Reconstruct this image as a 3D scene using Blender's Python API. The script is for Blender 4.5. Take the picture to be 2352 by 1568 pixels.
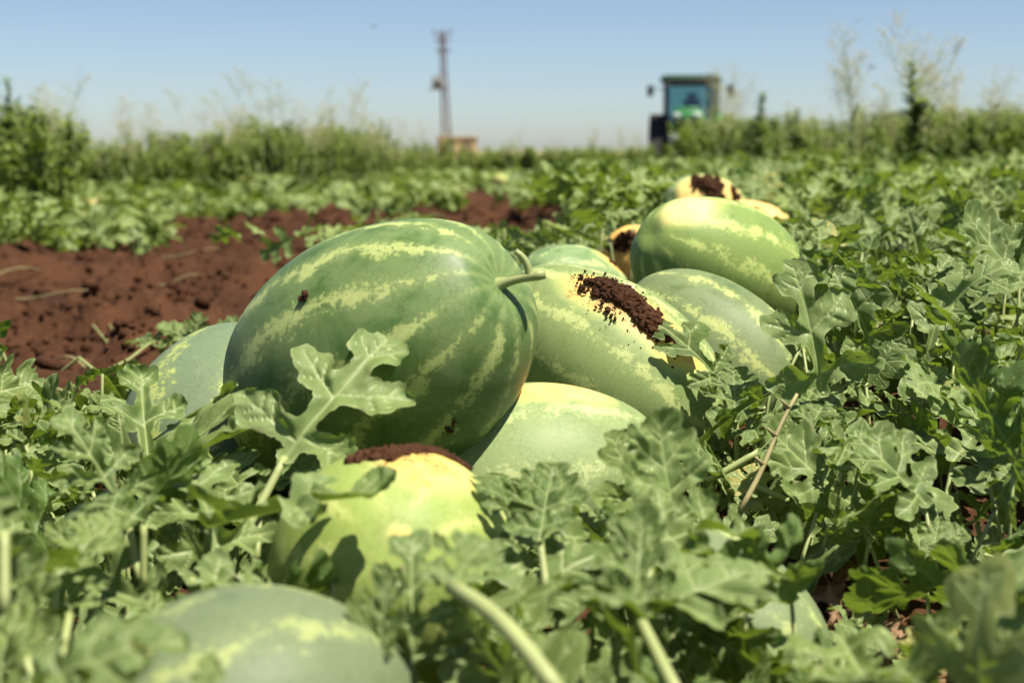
import bpy, bmesh, math, random
import numpy as np
from mathutils import Vector, Matrix

# ------------------------------------------------------------------ camera, sky, sun, exposure
for o in list(bpy.data.objects):
    bpy.data.objects.remove(o)
scene = bpy.context.scene
COL = scene.collection
R = math.radians

CAM_H = 0.52
PITCH = R(7.65)
FOC = 3267.0                      # focal length in pixels of a 2352 px wide picture (50 mm on 36 mm)
cam_data = bpy.data.cameras.new('camera')
cam_data.lens = 50.0
cam_data.sensor_width = 36.0
cam_data.clip_start = 0.02
cam_data.clip_end = 9000
cam_data.dof.use_dof = True
cam_data.dof.focus_distance = 1.80
cam_data.dof.aperture_fstop = 4.8
cam = bpy.data.objects.new('camera', cam_data)
cam.location = (0, 0, CAM_H)
cam.rotation_euler = (R(90) - PITCH, 0, 0)
COL.objects.link(cam)
scene.camera = cam

SUN_EL, SUN_AZ = 67.0, 124.0      # azimuth clockwise from +Y (the view direction): to the right, a little behind the camera
el, az = R(SUN_EL), R(SUN_AZ)
SUN_DIR = Vector((math.sin(az) * math.cos(el), math.cos(az) * math.cos(el), math.sin(el)))

world = bpy.data.worlds.new('World')
scene.world = world
world.use_nodes = True
wn = world.node_tree.nodes
bg = wn['Background']
sky = wn.new('ShaderNodeTexSky')
sky.sky_type = 'NISHITA'
sky.sun_disc = False
sky.sun_elevation = el
sky.sun_rotation = az
sky.altitude = 300
sky.air_density = 0.72
sky.dust_density = 0.72
sky.ozone_density = 1.3
world.node_tree.links.new(sky.outputs[0], bg.inputs['Color'])
bg.inputs['Strength'].default_value = 0.062

sun_data = bpy.data.lights.new('sun', 'SUN')
sun_data.energy = 5.0
sun_data.angle = R(0.53)
sun_data.color = (1.0, 0.93, 0.80)
sun = bpy.data.objects.new('sun', sun_data)
sun.rotation_euler = (-SUN_DIR).to_track_quat('-Z', 'Y').to_euler()
sun.location = (3, -3, 8)
COL.objects.link(sun)

scene.view_settings.view_transform = 'Standard'
scene.view_settings.look = 'None'
scene.view_settings.gamma = 1.0
scene.view_settings.use_curve_mapping = False
scene.view_settings.exposure = 1.0
scene.cycles.max_bounces = 6
scene.cycles.transparent_max_bounces = 6
scene.cycles.use_denoising = True

# ------------------------------------------------------------------ helpers
rng = np.random.default_rng(7)
FWD = np.array([0, math.cos(PITCH), -math.sin(PITCH)])
UPV = np.array([0, math.sin(PITCH), math.cos(PITCH)])
RIGHT = np.array([1.0, 0, 0])
CAMP = np.array([0, 0, CAM_H])


def P(px, py, d):
    """the point of the place that stands d metres out along the view axis"""
    return CAMP + d * (FWD + (px - 1176) / FOC * RIGHT + (784 - py) / FOC * UPV)


def proj(p):
    q = np.asarray(p) - CAMP
    d = q @ FWD
    return 1176 + FOC * (q @ RIGHT) / d, 784 - FOC * (q @ UPV) / d, d


def scr(r, u, t):
    v = r * RIGHT + u * UPV - t * FWD
    return v / np.linalg.norm(v)


def sstep(a, b, x):
    t = np.clip((x - a) / (b - a), 0, 1)
    return t * t * (3 - 2 * t)


_perm = np.random.default_rng(3).random(65536)


def vnoise(x, y, z=0.0):
    x, y, z = np.broadcast_arrays(np.asarray(x, float), np.asarray(y, float), np.asarray(z, float))
    xi, yi, zi = np.floor(x).astype(np.int64), np.floor(y).astype(np.int64), np.floor(z).astype(np.int64)
    fx, fy, fz = x - xi, y - yi, z - zi
    fx, fy, fz = [f * f * (3 - 2 * f) for f in (fx, fy, fz)]

    def h(a, b, c):
        return _perm[(a * 73856093 ^ b * 19349663 ^ c * 83492791) & 65535]
    r = 0
    for dx in (0, 1):
        for dy in (0, 1):
            for dz in (0, 1):
                w = (fx if dx else 1 - fx) * (fy if dy else 1 - fy) * (fz if dz else 1 - fz)
                r = r + w * h(xi + dx, yi + dy, zi + dz)
    return r * 2 - 1


def fbm(x, y, z=0.0, n=4):
    s, a = 0, 1.0
    for k in range(n):
        s = s + a * vnoise(x * 2 ** k + 17.3 * k, y * 2 ** k + 5.1 * k, np.asarray(z) * 2 ** k)
        a *= 0.5
    return s


def path_right(y):
    return -1.05 + 0.165 * (y - 3.0)


def path_left(y):
    return -2.75 + 0.19 * (y - 5.0)


def ground_z(x, y):
    x = np.asarray(x, float)
    y = np.asarray(y, float)
    bed = 0.155 * sstep(-0.45, 0.2, x - 0.05 * np.maximum(y - 3, 0)) * sstep(1.3, 2.1, y) * (1 - sstep(9, 22, y))
    bed2 = 0.22 * sstep(0.8, 4.5, x) * sstep(3, 7, y) * (1 - sstep(16, 34, y))
    far = -0.25 * sstep(18, 38, y)
    return bed + bed2 + far


def new_mesh(name, verts, faces, smooth=True):
    me = bpy.data.meshes.new(name)
    verts = np.asarray(verts, np.float32)
    if isinstance(faces, np.ndarray) and faces.ndim == 2:
        n, k = faces.shape
        me.vertices.add(len(verts))
        me.vertices.foreach_set('co', verts.ravel())
        me.loops.add(n * k)
        me.loops.foreach_set('vertex_index', faces.astype(np.int32).ravel())
        me.polygons.add(n)
        me.polygons.foreach_set('loop_start', np.arange(0, n * k, k, dtype=np.int32))
        me.update(calc_edges=True)
    else:
        me.from_pydata([tuple(v) for v in verts], [], [tuple(f) for f in faces])
    if smooth:
        me.polygons.foreach_set('use_smooth', np.ones(len(me.polygons), bool))
    me.update()
    return me


def fattr(me, name, vals):
    a = me.attributes.new(name, 'FLOAT', 'POINT')
    a.data.foreach_set('value', np.asarray(vals, np.float32))


def vattr(me, name, vals):
    a = me.attributes.new(name, 'FLOAT_VECTOR', 'POINT')
    a.data.foreach_set('vector', np.asarray(vals, np.float32).ravel())


def link(name, me, mat=None, parent=None):
    o = bpy.data.objects.new(name, me)
    COL.objects.link(o)
    if me is not None and mat is not None and len(me.materials) == 0:
        me.materials.append(mat)
    if parent is not None:
        o.parent = parent
    return o


def tag(o, label=None, cat=None, group=None, kind=None):
    if label:
        o['label'] = label
    if cat:
        o['category'] = cat
    if group:
        o['group'] = group
    if kind:
        o['kind'] = kind
    return o


def empty(name, loc=(0, 0, 0), rz=0.0):
    o = bpy.data.objects.new(name, None)
    o.empty_display_size = 0.05
    o.location = loc
    o.rotation_euler = (0, 0, rz)
    COL.objects.link(o)
    return o


class MB:
    """collects pieces of one mesh"""

    def __init__(s):
        s.v, s.f, s.n = [], [], 0

    def add(s, v, f):
        v = np.asarray(v, float)
        s.v.append(v)
        s.f += [tuple(i + s.n for i in q) for q in f]
        s.n += len(v)

    def tube(s, pts, rad, sides=6, cap=True):
        pts = np.asarray(pts, float)
        n = len(pts)
        rad = np.broadcast_to(np.asarray(rad, float), (n,))
        tan = np.gradient(pts, axis=0)
        tan /= np.linalg.norm(tan, axis=1)[:, None] + 1e-12
        ref = np.array([0, 0, 1.0]) if abs(tan[0][2]) < 0.9 else np.array([1.0, 0, 0])
        V = []
        for i in range(n):
            a = np.cross(tan[i], ref)
            a /= np.linalg.norm(a) + 1e-12
            b = np.cross(a, tan[i])
            ref = b
            for k in range(sides):
                th = 2 * math.pi * k / sides
                V.append(pts[i] + rad[i] * (math.cos(th) * a + math.sin(th) * b))
        F = []
        for i in range(n - 1):
            for k in range(sides):
                k2 = (k + 1) % sides
                F.append((i * sides + k, i * sides + k2, (i + 1) * sides + k2, (i + 1) * sides + k))
        if cap:
            F.append(tuple(range(sides - 1, -1, -1)))
            F.append(tuple((n - 1) * sides + k for k in range(sides)))
        s.add(V, F)

    def box(s, c, d, bev=0.0, rot=None):
        c = np.asarray(c, float)
        h = np.asarray(d, float) / 2
        b = min(bev, *(h * 0.9))
        if b <= 0:
            V = [(x * h[0], y * h[1], z * h[2]) for x in (-1, 1) for y in (-1, 1) for z in (-1, 1)]
            F = [(0, 1, 3, 2), (4, 6, 7, 5), (0, 4, 5, 1), (2, 3, 7, 6), (0, 2, 6, 4), (1, 5, 7, 3)]
        else:
            bm = bmesh.new()
            bmesh.ops.create_cube(bm, size=1.0)
            for v in bm.verts:
                v.co = Vector((v.co.x * 2 * h[0], v.co.y * 2 * h[1], v.co.z * 2 * h[2]))
            bmesh.ops.bevel(bm, geom=list(bm.edges), offset=b, segments=2, affect='EDGES', profile=0.5)
            bm.verts.ensure_lookup_table()
            V = [tuple(v.co) for v in bm.verts]
            F = [tuple(v.index for v in f.verts) for f in bm.faces]
            bm.free()
        V = np.array(V)
        if rot is not None:
            V = V @ np.array(rot.to_matrix() if hasattr(rot, 'to_matrix') else rot).T
        s.add(V + c, F)

    def lathe(s, prof, c, axis='x', n=32):
        V, F = [], []
        for (r, h) in prof:
            for k in range(n):
                a = 2 * math.pi * k / n
                p = (h, r * math.cos(a), r * math.sin(a)) if axis == 'x' else ((r * math.cos(a), r * math.sin(a), h) if axis == 'z' else (r * math.cos(a), h, r * math.sin(a)))
                V.append(p)
        for i in range(len(prof) - 1):
            for k in range(n):
                k2 = (k + 1) % n
                F.append((i * n + k, i * n + k2, (i + 1) * n + k2, (i + 1) * n + k))
        s.add(np.array(V) + np.asarray(c, float), F)

    def build(s, name, mat, parent=None, smooth=True):
        me = new_mesh(name, np.concatenate(s.v), s.f, smooth)
        return link(name, me, mat, parent)


# ------------------------------------------------------------------ materials
class NT:
    def __init__(s, name):
        s.m = bpy.data.materials.new(name)
        s.m.use_nodes = True
        s.t = s.m.node_tree
        s.t.nodes.clear()

    def n(s, typ, **kw):
        nd = s.t.nodes.new(typ)
        for k, v in kw.items():
            setattr(nd, k, v)
        return nd

    def inp(s, sock, v):
        if v is None:
            return
        if isinstance(v, bpy.types.NodeSocket):
            s.t.links.new(v, sock)
        else:
            if sock.type == 'RGBA' and len(v) == 3:
                v = (*v, 1)
            sock.default_value = v

    def math(s, op, a, b=None, c=None, clamp=False):
        nd = s.n('ShaderNodeMath', operation=op, use_clamp=clamp)
        for i, v in enumerate((a, b, c)):
            s.inp(nd.inputs[i], v)
        return nd.outputs[0]

    def vmath(s, op, a, b=None):
        nd = s.n('ShaderNodeVectorMath', operation=op)
        s.inp(nd.inputs[0], a)
        if b is not None:
            s.inp(nd.inputs[1], b)
        return nd.outputs['Value'] if op in ('LENGTH', 'DOT_PRODUCT', 'DISTANCE') else nd.outputs[0]

    def mix(s, f, a, b, blend='MIX'):
        nd = s.n('ShaderNodeMix', data_type='RGBA', blend_type=blend)
        s.inp(nd.inputs['Factor'], f)
        s.inp(nd.inputs[6], a)
        s.inp(nd.inputs[7], b)
        return nd.outputs[2]

    def noise(s, vec, scale, detail=3, rough=0.55, out=0, dist=0.0):
        nd = s.n('ShaderNodeTexNoise')
        s.inp(nd.inputs['Vector'], vec)
        nd.inputs['Scale'].default_value = scale
        nd.inputs['Detail'].default_value = detail
        nd.inputs['Roughness'].default_value = rough
        nd.inputs['Distortion'].default_value = dist
        return nd.outputs[out]

    def ramp(s, v, lo, hi, smooth=True):
        nd = s.n('ShaderNodeMapRange', interpolation_type='SMOOTHSTEP' if smooth else 'LINEAR')
        s.inp(nd.inputs['Value'], v)
        s.inp(nd.inputs['From Min'], lo)
        s.inp(nd.inputs['From Max'], hi)
        return nd.outputs[0]

    def bump(s, h, strength, dist):
        nd = s.n('ShaderNodeBump')
        nd.inputs['Strength'].default_value = strength
        nd.inputs['Distance'].default_value = dist
        s.inp(nd.inputs['Height'], h)
        return nd.outputs[0]

    def attr(s, name, out='Fac'):
        nd = s.n('ShaderNodeAttribute', attribute_name=name)
        return nd.outputs[out]

    def principled(s, col, rough, spec=0.5, normal=None, metal=0.0, **kw):
        nd = s.n('ShaderNodeBsdfPrincipled')
        s.inp(nd.inputs['Base Color'], col)
        s.inp(nd.inputs['Roughness'], rough)
        s.inp(nd.inputs['Specular IOR Level'], spec)
        s.inp(nd.inputs['Metallic'], metal)
        for k, v in kw.items():
            s.inp(nd.inputs[k], v)
        if normal is not None:
            s.inp(nd.inputs['Normal'], normal)
        return nd.outputs[0]

    def out(s, sh):
        nd = s.n('ShaderNodeOutputMaterial')
        s.t.links.new(sh, nd.inputs['Surface'])
        return s.m


def mat_plain(name, col, rough=0.5, spec=0.4, metal=0.0, var=0.2, scale=20.0):
    t = NT(name)
    co = t.n('ShaderNodeTexCoord').outputs['Object']
    nz = t.noise(co, scale, 3)
    c = t.mix(nz, tuple(x * (1 - var) for x in col), tuple(min(1, x * (1 + var)) for x in col))
    return t.out(t.principled(c, rough, spec, t.bump(nz, 0.15, 0.002), metal))


def mat_leaf(name, c_dark, c_lite, vein_rimlight_col, trans_col, trans=0.3, rough=0.5, veins=True, brown=True):
    t = NT(name)
    rnd = t.math('FRACT', t.math('ADD', t.attr('rnd'), t.n('ShaderNodeObjectInfo').outputs['Random']))
    co = t.n('ShaderNodeTexCoord').outputs['Object']
    lc = t.attr('lc', 'Vector')
    lcs = t.vmath('ADD', lc, t.n('ShaderNodeCombineXYZ').outputs[0]) if False else lc
    mott = t.noise(lcs, 7.0, 3)
    base = t.mix(rnd, c_dark, c_lite)
    base = t.mix(t.math('MULTIPLY', t.ramp(t.math('FRACT', t.math('MULTIPLY', rnd, 3.77)), 0.55, 1.0), 0.5), base, tuple(a * b for a, b in zip(c_lite, (1.05, 0.98, 0.60))))
    base = t.mix(t.math('MULTIPLY', t.ramp(mott, 0.35, 0.75), 0.45), base, tuple(min(1, x * 1.5 + 0.01) for x in c_lite))
    dust = t.ramp(t.noise(lcs, 2.2, 2), 0.45, 0.8)
    base = t.mix(t.math('MULTIPLY', dust, 0.12), base, (0.24, 0.25, 0.15))
    nrm = None
    if veins:
        v = t.attr('vein')
        vo = t.n('ShaderNodeTexVoronoi', feature='DISTANCE_TO_EDGE')
        t.inp(vo.inputs['Vector'], t.vmath('ADD', lc, t.vmath('SCALE', t.noise(lc, 9.0, 2, out=1), None)))
        vo.inputs['Scale'].default_value = 17.0
        tert = t.ramp(vo.outputs['Distance'], 0.09, 0.0)
        vm = t.math('MAXIMUM', v, t.math('MULTIPLY', tert, 0.28))
        base = t.mix(t.math('MULTIPLY', vm, 0.85), base, vein_rimlight_col)
        h = t.math('ADD', t.math('MULTIPLY', vm, -0.7), t.math('MULTIPLY', mott, 0.5))
        nrm = t.bump(h, 0.45, 0.005)
    if brown:
        e = t.attr('edge')
        yel = t.math('MULTIPLY', t.ramp(rnd, 0.95, 1.0), t.ramp(t.math('ADD', e, t.math('MULTIPLY', mott, 0.6)), 0.45, 0.95))
        base = t.mix(t.math('MULTIPLY', yel, 0.9), base, (0.40, 0.36, 0.10))
        br = t.math('MULTIPLY', t.ramp(t.math('FRACT', t.math('MULTIPLY', rnd, 7.31)), 0.70, 0.98),
                    t.ramp(t.math('ADD', e, t.math('MULTIPLY', t.noise(lc, 5.0, 4), 0.55)), 1.18, 1.42))
        base = t.mix(br, base, (0.17, 0.09, 0.04))
    if veins:
        base = t.mix(t.math('MULTIPLY', t.ramp(t.attr('edge'), 0.84, 1.0), 0.5), base, vein_rimlight_col)  # bright rim painted in: the light a leaf margin catches
    back = t.n('ShaderNodeNewGeometry').outputs['Backfacing']
    col = t.mix(t.math('MULTIPLY', back, 0.55), base, tuple(a * b for a, b in zip(c_dark, (1.0, 1.15, 0.7))))
    p = t.principled(col, t.math('ADD', rough, t.math('MULTIPLY', mott, 0.15)), 0.36, nrm)
    tr = t.n('ShaderNodeBsdfTranslucent')
    t.inp(tr.inputs['Color'], t.mix(0.75, base, trans_col))
    if nrm is not None:
        t.inp(tr.inputs['Normal'], nrm)
    mx = t.n('ShaderNodeMixShader')
    mx.inputs[0].default_value = trans
    t.t.links.new(p, mx.inputs[1])
    t.t.links.new(tr.outputs[0], mx.inputs[2])
    return t.out(mx.outputs[0])


M = {}
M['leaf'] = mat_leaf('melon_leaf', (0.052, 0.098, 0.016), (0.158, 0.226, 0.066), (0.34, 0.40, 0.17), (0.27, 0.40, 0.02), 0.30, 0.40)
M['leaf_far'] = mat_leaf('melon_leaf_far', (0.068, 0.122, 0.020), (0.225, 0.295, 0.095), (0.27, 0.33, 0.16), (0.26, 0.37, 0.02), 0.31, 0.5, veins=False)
M['weed'] = mat_leaf('weed_leaf', (0.110, 0.170, 0.030), (0.230, 0.295, 0.085), (0.2, 0.25, 0.1), (0.24, 0.34, 0.02), 0.36, 0.5, veins=False, brown=False)
M['weed_dark'] = mat_leaf('dark_weed_leaf', (0.065, 0.105, 0.022), (0.140, 0.185, 0.060), (0.2, 0.25, 0.1), (0.12, 0.2, 0.03), 0.25, 0.5, veins=False, brown=False)
M['weed_mid'] = mat_leaf('mid_weed_leaf', (0.130, 0.185, 0.055), (0.230, 0.285, 0.100), (0.2, 0.25, 0.1), (0.22, 0.32, 0.05), 0.45, 0.5, veins=False, brown=False)
M['dry'] = mat_leaf('dry_leaf', (0.16, 0.085, 0.045), (0.28, 0.17, 0.09), (0.35, 0.24, 0.14), (0.3, 0.16, 0.06), 0.2, 0.7, veins=True, brown=False)
M['straw'] = mat_leaf('dry_grass', (0.42, 0.38, 0.23), (0.60, 0.55, 0.38), (0.5, 0.45, 0.3), (0.55, 0.48, 0.28), 0.35, 0.6, veins=False, brown=False)
M['grass'] = mat_leaf('grass_blade', (0.10, 0.15, 0.04), (0.19, 0.23, 0.075), (0.3, 0.3, 0.15), (0.25, 0.3, 0.05), 0.3, 0.5, veins=False, brown=False)
M['stem'] = mat_plain('vine_stem', (0.27, 0.31, 0.12), 0.5, 0.35, var=0.25, scale=30)
M['stalk'] = mat_plain('weed_stalk', (0.17, 0.19, 0.07), 0.6, 0.3, var=0.3, scale=15)
M['drystem'] = mat_plain('dry_stem', (0.27, 0.24, 0.11), 0.7, 0.25, var=0.35, scale=30)


def mat_soil(name, far=False):
    t = NT(name)
    co = t.n('ShaderNodeNewGeometry').outputs['Position']
    n1 = t.noise(co, 3.0, 5, 0.6)
    n2 = t.noise(co, 40.0, 5, 0.65)
    c = t.mix(t.ramp(n1, 0.3, 0.7), (0.032, 0.0125, 0.0052), (0.068, 0.0280, 0.0120))
    c = t.mix(t.math('MULTIPLY', t.ramp(n2, 0.45, 0.75), 0.5), c, (0.118, 0.053, 0.025))
    if far:
        sep = t.n('ShaderNodeSeparateXYZ')
        t.inp(sep.inputs[0], co)
        f = t.ramp(sep.outputs[1], 45, 110)
        dry = t.mix(t.ramp(t.noise(co, 0.02, 3), 0.4, 0.6), (0.30, 0.23, 0.13), (0.22, 0.20, 0.09))
        c = t.mix(f, c, dry)
    h = t.math('ADD', n2, t.math('MULTIPLY', t.noise(co, 150.0, 3), 0.5))
    return t.out(t.principled(c, 0.9, 0.15, t.bump(h, 0.8, 0.012)))


M['soil'] = mat_soil('red_soil', far=True)
M['crumb'] = mat_soil('soil_crumb')


def mat_melon(name, dark, mid, stripe, spots=(), nstripe=9, width=0.2, seed=0.0, bloom=0.5, rough=0.40, yellow=(0.58, 0.38, 0.10), phase=0.0, scar=0.0, dirts=()):
    """spots: list of (unit direction, radius, elongation) of the yellow ground spots, in the melon's own frame"""
    t = NT(name)
    nrmco = t.attr('nd', 'Vector')                       # unit-sphere direction in the melon's frame (z = stem)
    off = t.n('ShaderNodeVectorMath', operation='ADD')
    t.inp(off.inputs[0], t.n('ShaderNodeTexCoord').outputs['Object'])
    off.inputs[1].default_value = (seed * 3.1, seed * 1.7, seed * 2.3)
    co = off.outputs[0]
    sep = t.n('ShaderNodeSeparateXYZ')
    t.inp(sep.inputs[0], nrmco)
    phi = t.math('DIVIDE', t.math('ARCTAN2', sep.outputs[1], sep.outputs[0]), 2 * math.pi)
    n_lo = t.noise(co, 9.0, 2)
    n_mid = t.noise(co, 34.0, 3, 0.6)
    n_hi = t.noise(co, 150.0, 4, 0.75)
    ph = t.math('ADD', phi, t.math('MULTIPLY', t.math('SUBTRACT', n_lo, 0.5), 0.05))
    ph = t.math('ADD', ph, t.math('MULTIPLY', t.math('SUBTRACT', n_mid, 0.5), 0.03))
    tri = t.math('ABSOLUTE', t.math('SUBTRACT', t.math('FRACT', t.math('ADD', t.math('MULTIPLY', ph, float(nstripe)), 0.5 + phase)), 0.5))  # 0 at a stripe's centre
    ragged = t.math('ADD', tri, t.math('ADD', t.math('MULTIPLY', t.math('SUBTRACT', n_hi, 0.5), 1.15),
                                       t.math('MULTIPLY', t.math('SUBTRACT', n_mid, 0.5), 0.75)))
    wid = t.math('ADD', width * 0.78, t.math('MULTIPLY', t.math('SUBTRACT', t.noise(co, 15.0, 2), 0.5), 0.40))
    st = t.math('MULTIPLY', t.ramp(ragged, wid, t.math('SUBTRACT', wid, 0.16)), t.ramp(t.math('ABSOLUTE', sep.outputs[2]), 0.985, 0.90))
    halo = t.ramp(tri, t.math('ADD', wid, 0.22), t.math('SUBTRACT', wid, 0.12))
    # rind: dark green under a pale waxy bloom, rubbed off in places
    wax = t.ramp(t.math('ADD', t.noise(co, 13.0, 4, 0.62, dist=0.6), t.math('MULTIPLY', t.math('SUBTRACT', n_hi, 0.5), 0.12)), 0.52 - 0.4 * bloom, 0.74 - 0.3 * bloom)
    col = t.mix(wax, dark, mid)
    col = t.mix(t.math('MULTIPLY', halo, 0.22), col, tuple(0.55 * a + 0.45 * b for a, b in zip(mid, stripe)))
    # fine darker network of veins
    vo = t.n('ShaderNodeTexVoronoi', feature='DISTANCE_TO_EDGE')
    t.inp(vo.inputs['Vector'], t.vmath('ADD', co, t.vmath('MULTIPLY', t.noise(co, 60.0, 3, out=1), (0.012, 0.012, 0.012))))
    vo.inputs['Scale'].default_value = 120.0
    net = t.math('MULTIPLY', t.ramp(vo.outputs['Distance'], 0.09, 0.0), t.ramp(n_mid, 0.35, 0.6))
    col = t.mix(t.math('MULTIPLY', net, 0.34), col, tuple(x * 0.6 for x in dark))
    scol = t.mix(t.ramp(n_hi, 0.40, 0.62), stripe, tuple(min(1, x * 1.22 + 0.05) for x in stripe))
    col = t.mix(t.math('MULTIPLY', st, 0.62), col, scol)
    for (d, rad, elong) in spots:
        q = t.vmath('MULTIPLY', t.vmath('SUBTRACT', nrmco, tuple(d)), (1, 1, elong))
        dist = t.math('ADD', t.vmath('LENGTH', q), t.math('ADD', t.math('MULTIPLY', t.math('SUBTRACT', n_lo, 0.5), 0.30), t.math('MULTIPLY', t.math('SUBTRACT', n_mid, 0.5), 0.16)))
        pale = t.ramp(dist, rad * 1.40, rad * 0.85)
        col = t.mix(t.math('MULTIPLY', pale, 0.8), col, (0.40, 0.44, 0.14))
        core = t.ramp(dist, rad * 1.08, rad * 0.72)
        yc = t.mix(t.ramp(n_mid, 0.35, 0.7), yellow, tuple(min(1, x * 1.18 + 0.03) for x in yellow))
        col = t.mix(core, col, yc)
        dirt = t.math('MULTIPLY', t.ramp(dist, rad * 1.2, rad * 0.4), t.ramp(n_hi, 0.60, 0.68))
        col = t.mix(t.math('MULTIPLY', dirt, 0.8), col, (0.16, 0.06, 0.03))
    for (d, rad, elong) in dirts:
        q = t.vmath('MULTIPLY', t.vmath('SUBTRACT', nrmco, tuple(d)), (1, 1, elong))
        dist = t.math('ADD', t.vmath('LENGTH', q), t.math('MULTIPLY', t.math('SUBTRACT', n_mid, 0.5), 0.45))
        f1 = t.math('MULTIPLY', t.ramp(dist, rad * 1.5, rad * 0.3), t.ramp(n_hi, 0.40, 0.66))
        col = t.mix(t.math('MULTIPLY', f1, 0.85), col, (0.135, 0.058, 0.028))
    film = t.ramp(t.noise(co, 26.0, 6, 0.72, dist=0.8), 0.54, 0.80)
    col = t.mix(t.math('MULTIPLY', film, 0.20), col, (0.40, 0.38, 0.26))
    rub = t.ramp(t.noise(co, 18.0, 5, 0.65, dist=1.5), 0.66, 0.70)
    col = t.mix(t.math('MULTIPLY', rub, 0.45), col, tuple(x * 0.9 for x in dark))
    # corky scabs and specks
    vs = t.n('ShaderNodeTexVoronoi', feature='F1')
    t.inp(vs.inputs['Vector'], t.vmath('ADD', co, t.vmath('MULTIPLY', t.noise(co, 70.0, 3, out=1), (0.035, 0.035, 0.035))))
    vs.inputs['Scale'].default_value = 13.0
    sel = t.n('ShaderNodeSeparateXYZ')
    t.inp(sel.inputs[0], vs.outputs['Color'])
    sc_ = t.math('MULTIPLY', t.ramp(vs.outputs['Distance'], 0.12, 0.09), t.ramp(sel.outputs[0], 0.84 - scar, 0.88 - scar))
    col = t.mix(sc_, col, (0.46, 0.36, 0.24))
    h = t.math('ADD', t.math('MULTIPLY', n_hi, 0.25), t.math('MULTIPLY', n_lo, 0.4))
    ro = t.math('ADD', rough, t.math('MULTIPLY', wax, 0.14))
    ro = t.math('ADD', ro, t.math('MULTIPLY', t.math('SUBTRACT', n_mid, 0.5), 0.10))
    return t.out(t.principled(col, ro, 0.22, t.bump(h, 0.12, 0.004)))


# ------------------------------------------------------------------ the ground
def spaced(lo, hi, step, ends, grow=1.22):
    a = list(np.arange(lo, hi + 1e-6, step))
    s = step
    x = a[-1]
    while x < ends[1]:
        s *= grow
        x += s
        a.append(x)
    s, x, b = step, a[0], []
    while x > ends[0]:
        s *= grow
        x -= s
        b.append(x)
    return np.array(b[::-1] + a)


def soil_relief(x, y):
    """clods and furrows of the bare path"""
    p = sstep(0.5, -0.05, np.abs(x - (path_left(y) + path_right(y)) / 2) - (path_right(y) - path_left(y)) / 2 + 0.12 * vnoise(x * 2, y * 1.0))
    rough = fbm(x * 2.6, y * 1.7, 0.3, 4) * 1.1 + 0.6 * fbm(x * 9, y * 7, 1.3, 4)
    clod = np.maximum(0, fbm(x * 12, y * 9, 4.2, 4)) * 0.045
    return p * (0.095 * rough + clod) + (1 - p) * 0.02 * fbm(x * 6, y * 6, 2.2, 3) * sstep(60, 10, y)


gx = spaced(-3.6, 3.6, 0.04, (-2500, 2500))
gy = spaced(0.2, 13.0, 0.045, (-30, 5000))
GX, GY = np.meshgrid(gx, gy)
GZ = ground_z(GX, GY) + soil_relief(GX, GY)
nx, ny = len(gx), len(gy)
idx = np.arange(nx * ny).reshape(ny, nx)
quads = np.stack([idx[:-1, :-1], idx[:-1, 1:], idx[1:, 1:], idx[1:, :-1]], -1).reshape(-1, 4)
g_me = new_mesh('ground', np.stack([GX, GY, GZ], -1).reshape(-1, 3), quads)
tag(link('ground', g_me, M['soil']), kind='structure')


def gz(x, y):
    return float(ground_z(x, y) + soil_relief(np.array(x), np.array(y)))


def lump(r=1.0, seed=0, n=1):
    bm = bmesh.new()
    bmesh.ops.create_icosphere(bm, subdivisions=n, radius=1.0)
    V = np.array([v.co[:] for v in bm.verts])
    F = [tuple(v.index for v in f.verts) for f in bm.faces]
    bm.free()
    V = V * (1 + 0.55 * fbm(V[:, 0] * 1.9 + seed * 7, V[:, 1] * 1.9, V[:, 2] * 1.9, 3))[:, None]
    return V * r, F


LUMPS = [lump(1, k, 1) for k in range(6)]


def scatter_lumps(pts, sizes, seed=0):
    rg = np.random.default_rng(seed)
    V, F, n = [], [], 0
    for p, s in zip(pts, sizes):
        lv, lf = LUMPS[rg.integers(len(LUMPS))]
        q = np.array(Matrix.Rotation(rg.random() * 6.28, 3, 'Z') @ Matrix.Rotation(rg.random() * 6.28, 3, 'X'))
        v = (lv * (0.6 + 0.8 * rg.random(3))) @ q.T * s + p
        V.append(v)
        F.append(np.array(lf) + n)
        n += len(v)
    return np.concatenate(V), np.concatenate(F)


# loose clods on the bare path
pts, szs = [], []
while len(pts) < 12000:
    y = 2.9 + 9 * rng.random() ** 1.6
    x = path_left(y) - 0.2 + (path_right(y) - path_left(y) + 0.4) * rng.random()
    s = min(0.05, 0.003 + 0.005 * rng.exponential())
    pts.append((x, y, gz(x, y) + s * 0.3))
    szs.append(s)
v, f = scatter_lumps(np.array(pts), szs, 5)
tag(link('soil_clods', new_mesh('soil_clods', v, f, False), M['crumb']), 'loose red brown soil clods on the bare path', 'soil', kind='stuff')

# ------------------------------------------------------------------ melons
MELONS = {}


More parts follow.
